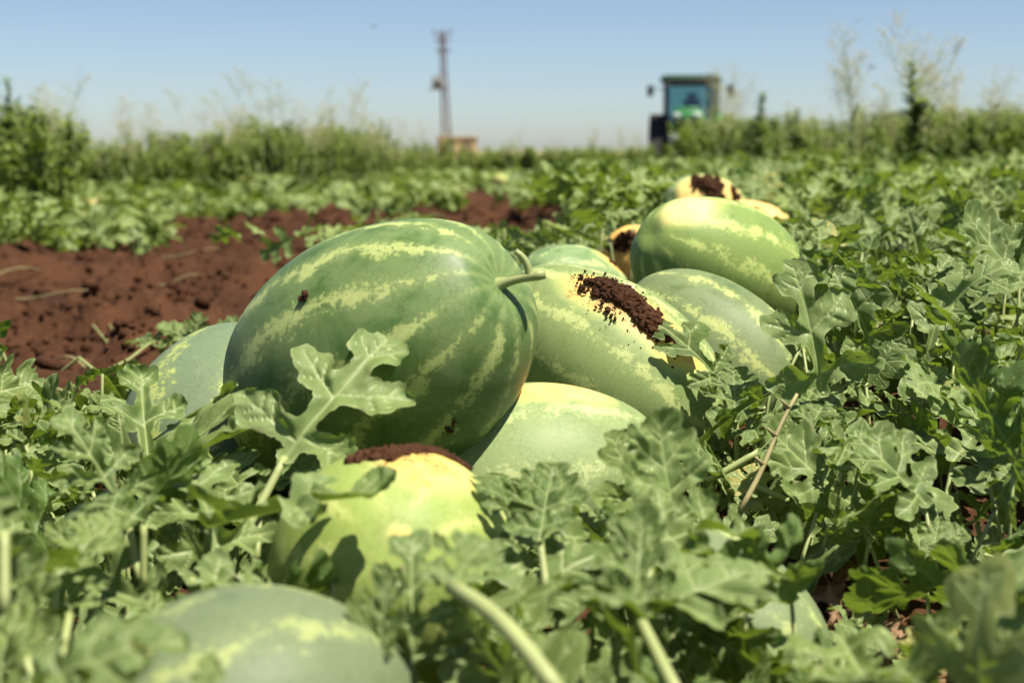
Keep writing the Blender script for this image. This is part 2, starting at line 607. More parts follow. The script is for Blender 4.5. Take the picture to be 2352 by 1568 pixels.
def melon_mesh(a, b, seed, egg=0.06, nu=72, nv=48):
    V, F, ND = [], [], []
    rg = np.random.default_rng(int(seed * 10) + 1)
    o = rg.random(3) * 20
    for j in range(nv + 1):
        th = math.pi * j / nv
        for i in range(nu):
            ph = 2 * math.pi * i / nu
            d = np.array([math.sin(th) * math.cos(ph), math.sin(th) * math.sin(ph), math.cos(th)])
            ND.append(d)
    ND = np.array(ND)
    z = ND[:, 2]
    prof = np.sqrt(np.maximum(0, 1 - z ** 2))
    r = prof ** 0.93 * (1 - egg * z)
    ring = np.linalg.norm(ND[:, :2], axis=1) + 1e-9
    x = b * r * ND[:, 0] / ring
    y = b * r * ND[:, 1] / ring
    zz = a * z
    zz = zz - a * np.where(z > 0, 0.045, 0.012) * np.exp(-((ring / 0.16) ** 2)) * np.sign(z)          # dimples at stem and blossom end
    lob = 1 + 0.008 * np.clip(ring * 1.6 - 0.3, 0, 1) * np.cos(5 * np.arctan2(ND[:, 1], ND[:, 0]) + o[2]) + 0.02 * vnoise(ND[:, 0] * 1.6 + o[0], ND[:, 1] * 1.6 + o[1], ND[:, 2] * 1.6)
    V = np.stack([x * lob, y * lob, zz * lob], -1)
    idx = np.arange((nv + 1) * nu).reshape(nv + 1, nu)
    nxt = np.roll(idx, -1, axis=1)
    F = np.stack([idx[:-1], idx[1:], nxt[1:], nxt[:-1]], -1).reshape(-1, 4)
    bm_me = new_mesh('rind', V, F)
    vattr(bm_me, 'nd', ND)
    return bm_me


def frame_from_axis(ax, roll=0.0):
    z = Vector(ax).normalized()
    x = Vector((0, 0, 1)).cross(z)
    if x.length < 0.1:
        x = Vector((1, 0, 0))
    x.normalize()
    y = z.cross(x)
    m = Matrix((x, y, z)).transposed()
    return m @ Matrix.Rotation(roll, 3, 'Z')


def ray_dir(px, py):
    d = FWD + (px - 1176) / FOC * RIGHT + (784 - py) / FOC * UPV
    return d


def melon_hit(m, px, py):
    """where the line of sight meets the melon: (point in its frame, unit-sphere direction)"""
    Rm = np.array(m['R'])
    o = Rm.T @ (CAMP - m['c'])
    d = Rm.T @ ray_dir(px, py)
    S = np.array([m['b'], m['b'], m['a']])
    oo, dd = o / S, d / S
    A, B, C = dd @ dd, oo @ dd, oo @ oo - 1
    disc = B * B - A * C
    t = (-B - math.sqrt(max(disc, 0))) / A
    u = oo + t * dd
    u /= np.linalg.norm(u)
    return u * S, u


def surf(m, u):
    S = np.array([m['b'], m['b'], m['a']])
    n = u / S
    return u * S, n / np.linalg.norm(n)


def melon(key, px, py, d, a, b, axis, label, dark, mid, stripe, spots=(), stem=None, egg=0.06, group='watermelons heaped along the row', roll=0.0, lod=1.0, dirt=(), **mk):
    c = P(px, py, d)
    Rm = frame_from_axis(scr(*axis), roll)
    m = dict(c=c, R=[list(r) for r in Rm], a=a, b=b, d=d)
    sp = []
    for (sx, sy, rad, el_) in spots:
        sp.append((melon_hit(m, sx, sy)[1], rad, el_))
    root = empty('watermelon', tuple(c))
    root.rotation_euler = Rm.to_euler()
    tag(root, label, 'watermelon', group)
    seed = len(MELONS) + 1.37
    dr_ = [(melon_hit(m, x, y)[1], r_, e_) for (x, y, r_, e_) in dirt]
    mat = mat_melon('rind_' + key, dark, mid, stripe, sp, seed=seed, dirts=dr_, **mk)
    me = melon_mesh(a, b, seed, egg, int(72 * lod), int(48 * lod))
    m['rind'] = link('rind', me, mat, root)
    m['root'] = root
    if stem:
        mb = MB()
        L = stem[0]
        bend = np.array(Rm.transposed() @ Vector(stem[1]))
        pts = []
        for k in range(9):
            s = k / 8
            pts.append(np.array([0, 0, a * 0.93 + L * s]) + bend * L * (s ** 1.8))
        rr = np.array([0.0115, 0.0085, 0.0064, 0.0055, 0.0050, 0.0048, 0.0052, 0.0060, 0.0050]) * stem[2]
        mb.tube(pts, rr, 10)
        if stem[3]:
            q = pts[6]
            tw = np.array(Rm.transposed() @ Vector((-0.018, 0.0, 0.016)))
            up = np.array(Rm.transposed() @ Vector((0.004, 0.0, 0.012)))
            mb.tube([q + up * math.sin(u * math.pi * 0.6) + tw * u ** 1.6 for u in np.linspace(0, 1, 7)], np.linspace(0.0046, 0.0032, 7) * stem[2], 8)
        mb.build('stem', M['stem'], root)
    MELONS[key] = m
    return m


def crust(m, path, radpx, count, size, seed, layers=1.6, spray=0):
    """soil stuck to a melon along a line of sighted points"""
    rg = np.random.default_rng(seed)
    us = [melon_hit(m, x, y)[1] for x, y in path]
    pts, szs = [], []
    rad = radpx / FOC * m['d'] / m['b']
    for k in range(count + spray):
        t = rg.random() * (len(us) - 1)
        i = min(int(t), len(us) - 2)
        u = us[i] * (1 - (t - i)) + us[i + 1] * (t - i)
        far = 1.0 if k < count else 2.6
        off = rg.normal(size=3)
        rr = rg.random() ** 0.6 * rad * far
        off = off - (off @ u) * u
        off = off / np.linalg.norm(off) * rr
        edge = rr / rad
        u = u + off
        u /= np.linalg.norm(u)
        # ragged border
        if k < count and edge > 0.55 + 0.5 * (vnoise(u[0] * 9 + seed, u[1] * 9, u[2] * 9) * 0.5 + 0.5):
            continue
        p, n = surf(m, u)
        s = size * (0.35 + 0.45 * rg.exponential()) * (1.0 if k < count else 0.45)
        s = min(s, size * 1.7)
        lift = 0 if k >= count else layers * size * rg.random() * max(0.0, 1 - edge ** 2)
        pts.append(p * 1.004 + n * (lift + s * 0.15))
        szs.append(s)
    v, f = scatter_lumps(np.array(pts), szs, seed)
    return tag(link('soil_crust', new_mesh('soil_crust', v, f, False), M['crumb'], m['root']), 'crumbly red brown soil stuck to the rind', kind='stuff')


DK, MD, ST = (0.045, 0.095, 0.030), (0.115, 0.185, 0.085), (0.40, 0.46, 0.13)
A = melon('main', 874, 829, 1.65, 0.210, 0.152, (0.69, 0.42, 0.59),
          'biggest dark green watermelon tilted on top of the heap, curled stem at right', (0.055, 0.110, 0.026), (0.128, 0.190, 0.066), (0.40, 0.45, 0.15),
          stem=(0.037, (0.75, 0.15, -0.10), 1.0, True), nstripe=13, width=0.19, bloom=0.5, phase=0.2)
B = melon('mid', 1395, 850, 1.93, 0.19, 0.120, (-0.68, 0.5, -0.25),
          'pale green watermelon with a yellow spot under crumbly soil, behind the biggest one', (0.115, 0.175, 0.045), (0.185, 0.245, 0.088), (0.42, 0.46, 0.165),
          spots=[(1500, 745, 0.30, 0.40)], dirt=[(1455, 708, 0.30, 0.6), (1370, 672, 0.14, 0.6)], stem=(0.050, (0.75, 0.0, 0.45), 0.8, False), nstripe=12, width=0.20, bloom=0.8)
C_ = melon('low', 1235, 1118, 1.68, 0.165, 0.122, (0.97, 0.1, -0.2),
           'pale green watermelon wedged low under the right end of the biggest one', (0.135, 0.20, 0.062), (0.20, 0.262, 0.105), (0.42, 0.46, 0.20),
           spots=[(1290, 893, 0.22, 0.45)], nstripe=9, width=0.19, bloom=0.8, yellow=(0.70, 0.38, 0.12))
D = melon('front_yellow', 908, 1326, 1.32, 0.16, 0.116, (-0.05, -0.30, -0.95),
          'yellow green watermelon capped with red soil in front of the biggest one', (0.165, 0.245, 0.045), (0.245, 0.31, 0.075), (0.42, 0.46, 0.15),
          spots=[(980, 1062, 0.36, 0.7), (920, 1232, 0.10, 0.6)], dirt=[(945, 1054, 0.32, 0.8)], nstripe=9, width=0.2, bloom=0.8, yellow=(0.62, 0.45, 0.11))
E = melon('front', 585, 1700, 0.97, 0.118, 0.106, (0.85, 0.12, -0.5),
          'blue green watermelon with tan scars at the bottom edge of the picture', (0.09, 0.13, 0.058), (0.128, 0.165, 0.086), (0.30, 0.345, 0.115),
          nstripe=9, width=0.15, bloom=0.85, scar=0.25)
F_ = melon('left', 530, 1005, 1.90, 0.165, 0.142, (0.15, 0.75, -0.64),
           'blue green watermelon peeking out left behind the biggest one', (0.080, 0.135, 0.065), (0.13, 0.18, 0.098), (0.40, 0.45, 0.10),
           nstripe=9, width=0.17, bloom=0.85, phase=0.3)
G = melon('back_right', 1655, 630, 2.44, 0.178, 0.126, (-0.74, 0.36, 0.56),
          'large pale green watermelon with sunlit yellow top at the rear right of the heap', (0.095, 0.165, 0.030), (0.165, 0.24, 0.062), (0.42, 0.48, 0.14),
          spots=[(1580, 474, 0.34, 0.5)], nstripe=11, width=0.22, bloom=0.75, yellow=(0.62, 0.52, 0.20))
H = melon('right', 1650, 822, 2.14, 0.172, 0.108, (0.70, -0.52, 0.35),
          'dark striped watermelon below the large pale one, beside the upright leaf', (0.075, 0.12, 0.04), (0.145, 0.19, 0.082), (0.42, 0.46, 0.15),
          nstripe=10, width=0.18, bloom=0.7)
K = melon('behind', 1315, 682, 2.78, 0.13, 0.101, (-0.6, 0.3, 0.6),
          'small green watermelon half hidden behind the stem of the biggest one', (0.10, 0.17, 0.06), (0.18, 0.26, 0.11), (0.42, 0.48, 0.2),
          spots=[(1405, 600, 0.25, 0.6)], nstripe=9, width=0.17, lod=0.6)
J = melon('orange', 1475, 612, 3.6, 0.12, 0.098, (-0.5, 0.5, 0.5),
          'orange spotted watermelon smeared with soil just left of the large pale one', (0.12, 0.17, 0.05), (0.2, 0.26, 0.1), (0.45, 0.48, 0.18),
          spots=[(1430, 555, 0.9, 0.8)], dirt=[(1440, 556, 0.4, 0.8)], nstripe=9, width=0.2, lod=0.6, yellow=(0.72, 0.42, 0.10))
I_ = melon('far', 1618, 484, 4.6, 0.15, 0.118, (-0.7, 0.2, 0.5),
           'distant watermelon with yellow belly and dark soil patch behind the heap', (0.12, 0.19, 0.09), (0.22, 0.29, 0.16), (0.45, 0.5, 0.22),
           spots=[(1630, 440, 0.75, 0.7)], dirt=[(1630, 430, 0.4, 0.8)], nstripe=9, width=0.2, lod=0.6, yellow=(0.76, 0.50, 0.16))
I2 = melon('far2', 1722, 520, 4.2, 0.13, 0.075, (0.8, -0.1, 0.4),
           'far watermelon showing only an orange rim behind the large pale one', (0.14, 0.2, 0.09), (0.22, 0.28, 0.14), (0.45, 0.5, 0.22),
           spots=[(1720, 470, 0.8, 0.6)], nstripe=9, width=0.2, lod=0.6, yellow=(0.72, 0.44, 0.14))
L_ = melon('low_right', 1655, 1445, 1.36, 0.12, 0.086, (-0.55, 0.5, -0.4),
           'small blue green watermelon buried in leaves at the lower right', (0.10, 0.145, 0.062), (0.15, 0.195, 0.090), (0.38, 0.43, 0.15),
           nstripe=11, width=0.18, lod=0.7, bloom=0.8)

crust(B, [(1392, 664), (1430, 680), (1470, 715), (1512, 762)], 33, 3000, 0.0036, 11, 1.9, spray=260)
crust(B, [(1335, 650), (1360, 652), (1375, 690), (1400, 735)], 12, 40, 0.003, 12, 0.6, spray=60)
crust(D, [(815, 1062), (895, 1050), (995, 1044), (1060, 1062)], 32, 2600, 0.0032, 13, 0.8, spray=160)
crust(I_, [(1610, 420), (1640, 420), (1640, 452)], 26, 500, 0.008, 14, 1.3)
crust(I_, [(1680, 432), (1690, 470)], 10, 120, 0.007, 15, 1.0)
crust(J, [(1422, 562), (1455, 548)], 26, 400, 0.006, 16, 1.2)
crust(J, [(1398, 560), (1408, 572)], 12, 90, 0.005, 17, 1.0)
crust(K, [(1400, 600), (1432, 632)], 8, 60, 0.004, 18, 0.8)
crust(A, [(685, 698), (705, 680)], 8, 14, 0.0026, 19, 0.4)
crust(A, [(1020, 1000), (1050, 965)], 18, 26, 0.0022, 20, 0.2)

# melons lying far out in the left field and along the row
FAR_M = [(145, 488, 9.0, 'yellow'), (205, 490, 9.2, 'yellow'), (232, 492, 9.1, 'yellow'), (1148, 415, 16, 'pale'), (1437, 386, 19, 'pale'), (1408, 390, 20, 'pale')]
far_me = melon_mesh(0.13, 0.105, 77, 0.04, 28, 18)
far_mat = {'yellow': mat_melon('rind_far_yellow', (0.3, 0.26, 0.1), (0.42, 0.36, 0.14), (0.6, 0.5, 0.2), yellow=(0.7, 0.5, 0.2)),
           'pale': mat_melon('rind_far_pale', (0.30, 0.33, 0.10), (0.36, 0.38, 0.12), (0.45, 0.45, 0.16))}
FAR_L = {'yellow': ('yellowed ripe watermelon among the leaves of the left field', 'yellow watermelons in the left field'),
         'pale': ('pale yellow watermelon dot in the far green field', 'pale watermelons in the far field')}
for i, (px, py, d, kind) in enumerate(FAR_M):
    me = far_me.copy()
    me.materials.clear()
    o = link('watermelon', me, far_mat[kind])
    o.location = P(px, py, d)
    o.rotation_euler = (1.4, 0.2, i * 1.3)
    if kind == 'pale':
        o.scale = (0.75, 0.75, 0.75)
    tag(o, FAR_L[kind][0], 'watermelon', FAR_L[kind][1])


# ------------------------------------------------------------------ leaves of the vines
def leaf_mesh(seed, step, width=1.0, fold=0.25, curl=0.5, ruffle=0.05, lobes=4):
    """a deeply lobed melon leaf, 1 long from base to tip, grown round its veins"""
    rg = np.random.default_rng(seed)
    segs = []                                                   # p0, p1, w0, w1, order
    segs.append(((0, 0.0), (0, 0.55), 0.050 * width, 0.085 * width, 0))
    segs.append(((0, 0.55), (0.02 * rg.normal(), 0.95), 0.085 * width, 0.055 * width, 0))
    ts = np.linspace(0.12, 0.80, lobes) + rg.uniform(-0.02, 0.02, lobes)
    Ls = np.interp(ts, [0.1, 0.3, 0.55, 0.85], [0.36, 0.46, 0.38, 0.16])
    angs = np.interp(ts, [0.1, 0.5, 0.85], [82, 58, 42])
    for side in (-1, 1):
        for t, L, an in zip(ts, Ls, angs):
            L = L * rg.uniform(0.82, 1.15)
            an = R(an + rg.uniform(-9, 9))
            p0 = np.array([0, t + side * 0.015])
            dr = np.array([side * math.sin(an), math.cos(an)])
            p1 = p0 + dr * L
            w = (0.062 + 0.03 * rg.random()) * width
            segs.append((p0, p0 + dr * L * 0.6, w * 0.75, w * 1.05, 1))
            segs.append((p0 + dr * L * 0.6, p1, w * 1.05, w * 0.72, 1))
            nsub = 2 if L > 0.3 else 1
            for q in range(nsub):
                for s2 in (-1, 1):
                    if rg.random() < 0.15:
                        continue
                    f0 = 0.42 + 0.28 * q + 0.06 * rg.normal()
                    a2 = math.atan2(dr[0], dr[1]) + s2 * R(rg.uniform(38, 58))
                    d2 = np.array([math.sin(a2), math.cos(a2)])
                    l2 = L * rg.uniform(0.24, 0.38) * (1.0 - 0.3 * q)
                    b0 = p0 + dr * L * f0
                    segs.append((b0, b0 + d2 * l2, w * 0.6, w * 0.50, 2))
    for s2 in (-1, 1):                                          # lobules of the end lobe
        for f0 in (0.84, 0.9):
            a2 = s2 * R(rg.uniform(35, 55))
            d2 = np.array([math.sin(a2), math.cos(a2)])
            b0 = np.array([0, f0])
            segs.append((b0, b0 + d2 * rg.uniform(0.07, 0.12), 0.05 * width, 0.035 * width, 2))
    P0 = np.array([s[0] for s in segs], float)
    P1 = np.array([s[1] for s in segs], float)
    W0 = np.array([s[2] for s in segs])
    W1 = np.array([s[3] for s in segs])
    OR = np.array([s[4] for s in segs])

    def field(X):
        d = P1 - P0
        tt = np.clip(((X[:, None] - P0) * d).sum(-1) / ((d ** 2).sum(-1) + 1e-12), 0, 1)
        q = P0 + tt[..., None] * d
        D_ = np.linalg.norm(X[:, None] - q, axis=-1)
        w = W0 * (1 - tt) + W1 * tt
        f = w - D_
        k = 55.0
        fm = np.log(np.exp(np.clip(f * k, -60, 60)).sum(1)) / k
        vd = D_ / np.array([0.016, 0.0105, 0.0075])[OR] / (1.1 - 0.55 * tt)
        return fm, np.exp(-(vd.min(1)) ** 2), D_.min(1)

    # triangular grid
    nh = int(0.66 / step)
    xs = np.arange(-nh, nh + 1) * step
    ys = np.arange(-0.06, 1.12, step)
    X = np.array([(x, y) for j, y in enumerate(ys) for x in xs])
    nxx = len(xs)
    fm, vein, dmin = field(X)
    fm = fm + 0.018 * vnoise(X[:, 0] * 15 + seed, X[:, 1] * 15) + 0.012 * vnoise(X[:, 0] * 34 + seed, X[:, 1] * 34)
    tris = []
    for j in range(len(ys) - 1):
        for i in range(nxx - 1):
            a, b, c, d = j * nxx + i, j * nxx + i + 1, (j + 1) * nxx + i, (j + 1) * nxx + i + 1
            tris += [(a, b, c), (b, d, c)] if xs[i] < -1e-6 else [(a, b, d), (a, d, c)]
    verts, vmap, faces = [], {}, []

    def gv(i):
        if i not in vmap:
            vmap[i] = len(verts)
            verts.append(X[i])
        return vmap[i]

    def cut(i, j):
        k = (min(i, j), max(i, j))
        if k not in vmap:
            t = fm[k[0]] / (fm[k[0]] - fm[k[1]])
            vmap[k] = len(verts)
            verts.append(X[k[0]] * (1 - t) + X[k[1]] * t)
        return vmap[k]
    for tr in tris:
        ins = [fm[i] > 0 for i in tr]
        c = sum(ins)
        if c == 3:
            faces.append(tuple(gv(i) for i in tr))
        elif c == 1:
            k = ins.index(True)
            a, b, d = tr[k], tr[(k + 1) % 3], tr[(k + 2) % 3]
            faces.append((gv(a), cut(a, b), cut(a, d)))
        elif c == 2:
            k = ins.index(False)
            a, b, d = tr[k], tr[(k + 1) % 3], tr[(k + 2) % 3]
            e1, e2 = cut(a, b), cut(a, d)
            faces.append((e1, gv(b), gv(d)))
            faces.append((e1, gv(d), e2))
    V2 = np.array(verts)
    f2, vein, dmin = field(V2)
    x, y = V2[:, 0], V2[:, 1]
    o = rg.random(2) * 30
    # relief: folded along the midrib, quilted between veins, ruffled at the rims
    z = np.abs(x) * math.tan(fold) * (0.6 + 0.4 * vnoise(x * 2 + o[0], y * 2))
    z += ruffle * vnoise(x * 4.2 + o[0], y * 4.2 + o[1], 0.5) * (0.3 + 1.6 * np.clip(np.abs(x) * 2.4, 0, 1))
    z += ruffle * 0.5 * vnoise(x * 9 + o[1], y * 9 + o[0], 1.5) * np.clip(dmin / 0.05, 0, 1.2)
    z += 0.030 * (1 - np.exp(-(dmin / 0.045) ** 2))
    rim = np.exp(-np.clip(f2, 0, 1) / 0.02)
    z += 0.075 * rim * (0.25 + vnoise(x * 4.1 + o[1], y * 4.1, 2.5))
    # lobe tips droop or lift
    z += -0.9 * curl * 0.5 * x ** 2 * (0.7 + 0.8 * vnoise(y * 3 + o[0], np.sign(x) * 3.3))
    k = curl * 1.3 + 1e-4
    yy = np.sin(k * y) / k - z * np.sin(k * y)
    zz = -(1 - np.cos(k * y)) / k + z * np.cos(k * y)
    V3 = np.stack([x, yy, zz], -1)
    V3[:, 0] *= 0.97
    return V3, np.array(faces), vein, np.clip(1 - f2 / 0.075, 0, 1), V2


def mk_leaf(name, data, mat):
    V3, F, vein, edge, V2 = data
    me = new_mesh(name, V3, F)
    fattr(me, 'vein', vein)
    fattr(me, 'edge', edge)
    fattr(me, 'rnd', np.zeros(len(V3)))
    vattr(me, 'lc', np.concatenate([V2, np.zeros((len(V2), 1))], 1))
    me.materials.append(mat)
    return me


LV = []
_spec = [(0.9, .2, .35, .10), (0.72, .35, .6, .12), (1.05, .15, .2, .10), (0.9, .3, .8, .11), (0.66, .25, .3, .13), (1.1, .25, .5, .12),
         (0.8, .35, .1, .11), (1.0, .1, 1.0, .12), (0.75, .3, -.3, .13), (0.9, .4, .45, .13), (1.1, .3, -.2, .11), (0.85, .15, .9, .15)]
for k, (w, fo, cu, ru) in enumerate(_spec):
    LV.append(mk_leaf('leaf', leaf_mesh(100 + k, 0.019, w, fo, cu, ru, 4 if k % 3 else 3), M['leaf']))
DRY = [mk_leaf('dry_leaf', leaf_mesh(300 + k, 0.034, 1.1, 0.7, 1.8, 0.22, 3), M['dry']) for k in range(3)]
LOW = [leaf_mesh(400 + k, 0.085, 1.15, 0.3, cu, 0.09, 3) for k, cu in enumerate((.3, .8, .1, .6, -.2))]
TINY = [leaf_mesh(500 + k, 0.17, 1.45, 0.3, cu, 0.09, 3) for k, cu in enumerate((.3, .9, .1))]


def leaf_matrix(base, direction, normal, length, wid=1.0):
    y = Vector(direction).normalized()
    z = Vector(normal)
    z = (z - y * z.dot(y))
    if z.length < 1e-3:
        z = Vector((0, -1, 0.2)) - y * Vector((0, -1, 0.2)).dot(y)
    z.normalize()
    x = y.cross(z)
    m = Matrix((x * length * wid, y * length, z * length)).transposed().to_4x4()
    m.translation = Vector(base)
    return m


class Vine:
    """one plant: an Empty, its leaves and one mesh of runners and leaf stalks"""

    def __init__(s, loc, label, group):
        s.loc = np.array(loc, float)
        s.root = empty('watermelon_vine', tuple(s.loc))
        tag(s.root, label, 'vine', group)
        s.st = MB()
        s.n = 0

    def leaf(s, base, direction, normal, length, var, wid=1.0, me=None, name='leaf'):
        o = bpy.data.objects.new(name, me or LV[var % len(LV)])
        m = leaf_matrix(np.asarray(base) - s.loc, direction, normal, length, wid)
        o.parent = s.root
        o.matrix_basis = m
        COL.objects.link(o)
        s.n += 1
        return o

    def stalk(s, p0, p1, r0, r1, sag=0.0, sides=5, n=5, own=True):
        p0, p1 = np.asarray(p0) - s.loc, np.asarray(p1) - s.loc
        t = np.linspace(0, 1, n)[:, None]
        pts = p0 * (1 - t) + p1 * t
        pts[:, 2] += sag * np.sin(np.pi * t[:, 0])
        if own:
            mb = MB()
            mb.tube(pts, np.linspace(r0, r1, n), sides)
            mb.build('leaf_stalk', M['stem'], s.root)
        else:
            s.st.tube(pts, np.linspace(r0, r1, n), sides)

    def done(s):
        if s.st.n:
            tag(s.st.build('stem', M['stem'], s.root), kind='stuff')


# ---- leaves one can point at: (base px,py,d) (tip px,py,d) facing (right, up, toward viewer), width, shape, node px,py,d
def hero(v, b, t, nrm, var, wid=1.0, node=None, r=0.003, scale=1.0):
    p0, p1 = P(*b), P(*t)
    dr = p1 - p0
    L = np.linalg.norm(dr) * scale
    n = nrm[0] * RIGHT + nrm[1] * UPV - nrm[2] * FWD
    v.leaf(p0, dr, n, L, var, wid)
    if node is not None:
        q = P(*node)
        v.stalk(q, p0, r * 1.15, r, 0.0, 7, 6)


vA = Vine(P(560, 1330, 1.38) * [1, 1, 0] + [0, 0, 0.0], 'watermelon vine whose lobed leaf stands before the biggest melon', 'vines between the melons')
hero(vA, (655, 1050, 1.40), (868, 765, 1.44), (-0.25, 0.25, 0.9), 0, 1.05, (560, 1230, 1.36), 0.0042, 1.14)
hero(vA, (480, 1215, 1.19), (905, 1090, 1.13), (0.1, 0.9, 0.12), 6, 0.55, (470, 1330, 1.24), 0.0035)
hero(vA, (560, 1130, 1.40), (470, 1010, 1.45), (0.1, 0.5, 0.8), 5, 1.0, (580, 1280, 1.36), 0.0032)
hero(vA, (600, 1120, 1.42), (745, 1050, 1.44), (0.0, 0.8, 0.5), 2, 1.0, (590, 1280, 1.36), 0.003)
hero(vA, (440, 1330, 1.12), (815, 1300, 1.13), (0.05, 0.85, 0.35), 7, 0.7, (450, 1420, 1.15), 0.003)
vB = Vine(P(300, 1250, 1.45) * [1, 1, 0], 'watermelon vine with tall leaves covering the left melon', 'vines between the melons')
hero(vB, (345, 1090, 1.50), (318, 835, 1.58), (0.25, 0.35, 0.9), 6, 0.9, (360, 1230, 1.48), 0.0035)
hero(vB, (440, 1100, 1.45), (400, 850, 1.60), (-0.3, 0.5, 0.8), 5, 1.0, (430, 1250, 1.45), 0.0035)
hero(vB, (290, 1180, 1.22), (150, 925, 1.22), (0.3, 0.6, 0.7), 4, 0.85, (320, 1330, 1.2), 0.0032)
hero(vB, (330, 1200, 1.18), (140, 1060, 1.2), (0.2, 0.8, 0.5), 11, 1.0, (330, 1350, 1.18), 0.003)
hero(vB, (100, 1110, 1.55), (60, 1010, 1.62), (0.1, 0.7, 0.6), 2, 1.2, (130, 1230, 1.5), 0.003)
hero(vB, (200, 1010, 1.85), (120, 880, 1.95), (0.2, 0.5, -0.7), 3, 1.1, (240, 1100, 1.8), 0.003)
hero(vB, (60, 1010, 1.9), (10, 930, 1.95), (0.1, 0.6, 0.6), 5, 1.2, (100, 1100, 1.85), 0.003)
vC = Vine(P(950, 1640, 0.98) * [1, 1, 0], 'watermelon vine with one upright lobed leaf at the bottom centre', 'vines in the near foreground')
hero(vC, (950, 1560, 0.98), (945, 1195, 1.02), (0.1, 0.3, 0.95), 4, 0.85, (940, 1640, 1.0), 0.0035)
vC.stalk(P(1290, 1600, 0.86), P(1035, 1345, 0.95), 0.0062, 0.0055, 0.01, 9, 8)
hero(vC, (1035, 1345, 0.95), (1120, 1220, 1.0), (0.1, 0.7, 0.7), 2, 1.0)
hero(vC, (860, 1540, 0.95), (905, 1330, 0.99), (-0.3, 0.5, 0.8), 8, 0.7, (880, 1640, 0.97), 0.003)
vD = Vine(P(1480, 1520, 1.05) * [1, 1, 0], 'blurred watermelon vine spreading broad leaves at the bottom right of centre', 'vines in the near foreground')
hero(vD, (1500, 1240, 1.12), (1790, 1165, 1.18), (0.0, 0.75, 0.6), 9, 0.9, (1480, 1400, 1.08), 0.0036)
hero(vD, (1560, 1230, 1.22), (1500, 960, 1.25), (0.25, 0.4, 0.85), 10, 0.95, (1530, 1390, 1.15), 0.0036)
hero(vD, (1240, 1240, 1.18), (1270, 1045, 1.24), (-0.1, 0.5, 0.85), 2, 0.9, (1260, 1390, 1.15), 0.0032)
hero(vD, (1170, 1190, 1.22), (1150, 1040, 1.27), (0.3, 0.4, 0.8), 5, 0.9, (1200, 1330, 1.2), 0.0032)
hero(vD, (1470, 1420, 0.98), (1310, 1180, 1.06), (0.4, 0.7, 0.6), 3, 1.0, (1560, 1600, 0.9), 0.0042)
hero(vD, (1440, 1400, 1.0), (1060, 1250, 1.06), (0.1, 0.9, 0.3), 1, 0.7)
hero(vD, (1460, 1400, 1.0), (1480, 1190, 1.05), (-0.2, 0.5, 0.8), 10, 0.9)
hero(vD, (1500, 1420, 1.0), (1800, 1200, 1.06), (-0.3, 0.8, 0.5), 5, 0.85)
vE = Vine(P(1900, 1060, 1.85) * [1, 1, 0], 'watermelon vine with an upright backlit leaf beside the right melon', 'vines between the melons')
hero(vE, (1888, 900, 1.74), (1845, 598, 1.70), (0.10, -0.10, 0.99), 0, 0.95, (1905, 1020, 1.84), 0.0034)
hero(vE, (1655, 880, 1.80), (1518, 682, 1.78), (0.55, -0.1, 0.8), 3, 0.75, (1690, 1020, 1.84), 0.003)
hero(vE, (1690, 965, 1.74), (1685, 835, 1.77), (-0.05, 0.45, 0.9), 2, 1.25, (1695, 1090, 1.76), 0.0034)
hero(vE, (1740, 945, 1.80), (1560, 1005, 1.84), (0.0, 0.8, 0.4), 7, 0.7, (1720, 1060, 1.84), 0.003)
hero(vE, (1905, 985, 1.72), (2110, 890, 1.74), (0.0, 0.75, 0.55), 9, 0.95, (1830, 1040, 1.74), 0.0034)
hero(vE, (1850, 1010, 1.70), (1905, 880, 1.74), (-0.25, 0.5, 0.8), 5, 1.0, (1830, 1080, 1.72), 0.003)
hero(vE, (1985, 1180, 1.60), (1755, 1000, 1.64), (0.1, 0.65, 0.75), 10, 0.95, (2040, 1260, 1.58), 0.0034)
hero(vE, (2005, 1090, 1.66), (2105, 950, 1.70), (0.2, 0.1, 0.9), 9, 1.0, (1990, 1180, 1.64), 0.003)
hero(vE, (2190, 1060, 1.62), (2310, 900, 1.68), (-0.2, 0.6, 0.7), 2, 1.1, (2170, 1160, 1.6), 0.003)
hero(vE, (2140, 960, 1.72), (2260, 830, 1.80), (0.1, 0.5, 0.85), 5, 1.1, (2120, 1050, 1.70), 0.003)
hero(vE, (2150, 790, 2.0), (2230, 590, 2.06), (0.1, 0.3, 0.9), 4, 0.8, (2150, 900, 1.96), 0.0034)
hero(vE, (2090, 1195, 1.52), (1790, 1190, 1.50), (0.0, 0.85, 0.3), 7, 0.55, (2120, 1280, 1.5), 0.003)
hero(vE, (2060, 1285, 1.42), (2215, 1205, 1.42), (-0.1, 0.75, 0.55), 2, 0.95, (2050, 1400, 1.45), 0.003)
vE.stalk(P(1810, 1150, 1.62), P(1560, 1068, 1.72), 0.0040, 0.0036, 0.006, 8, 8)
vE.stalk(P(1560, 1068, 1.72), P(1430, 1010, 1.78), 0.0036, 0.003, -0.004, 8, 6)
vE.stalk(P(1625, 1105, 1.66), P(1745, 1035, 1.66), 0.0042, 0.0040, 0.0, 8, 5)
vF = Vine(P(120, 1600, 0.95) * [1, 1, 0], 'blurred watermelon vine filling the lower left corner', 'vines in the near foreground')
hero(vF, (90, 1570, 0.80), (425, 1395, 0.81), (-0.15, 0.75, 0.65), 5, 0.8, (60, 1680, 0.80), 0.004)
hero(vF, (230, 1600, 0.82), (330, 1490, 0.80), (-0.3, 0.6, 0.7), 2, 0.9, (230, 1700, 0.82), 0.0035)
hero(vF, (60, 1500, 0.98), (30, 1240, 1.0), (0.3, 0.5, 0.8), 10, 0.9, (80, 1640, 0.95), 0.0035)
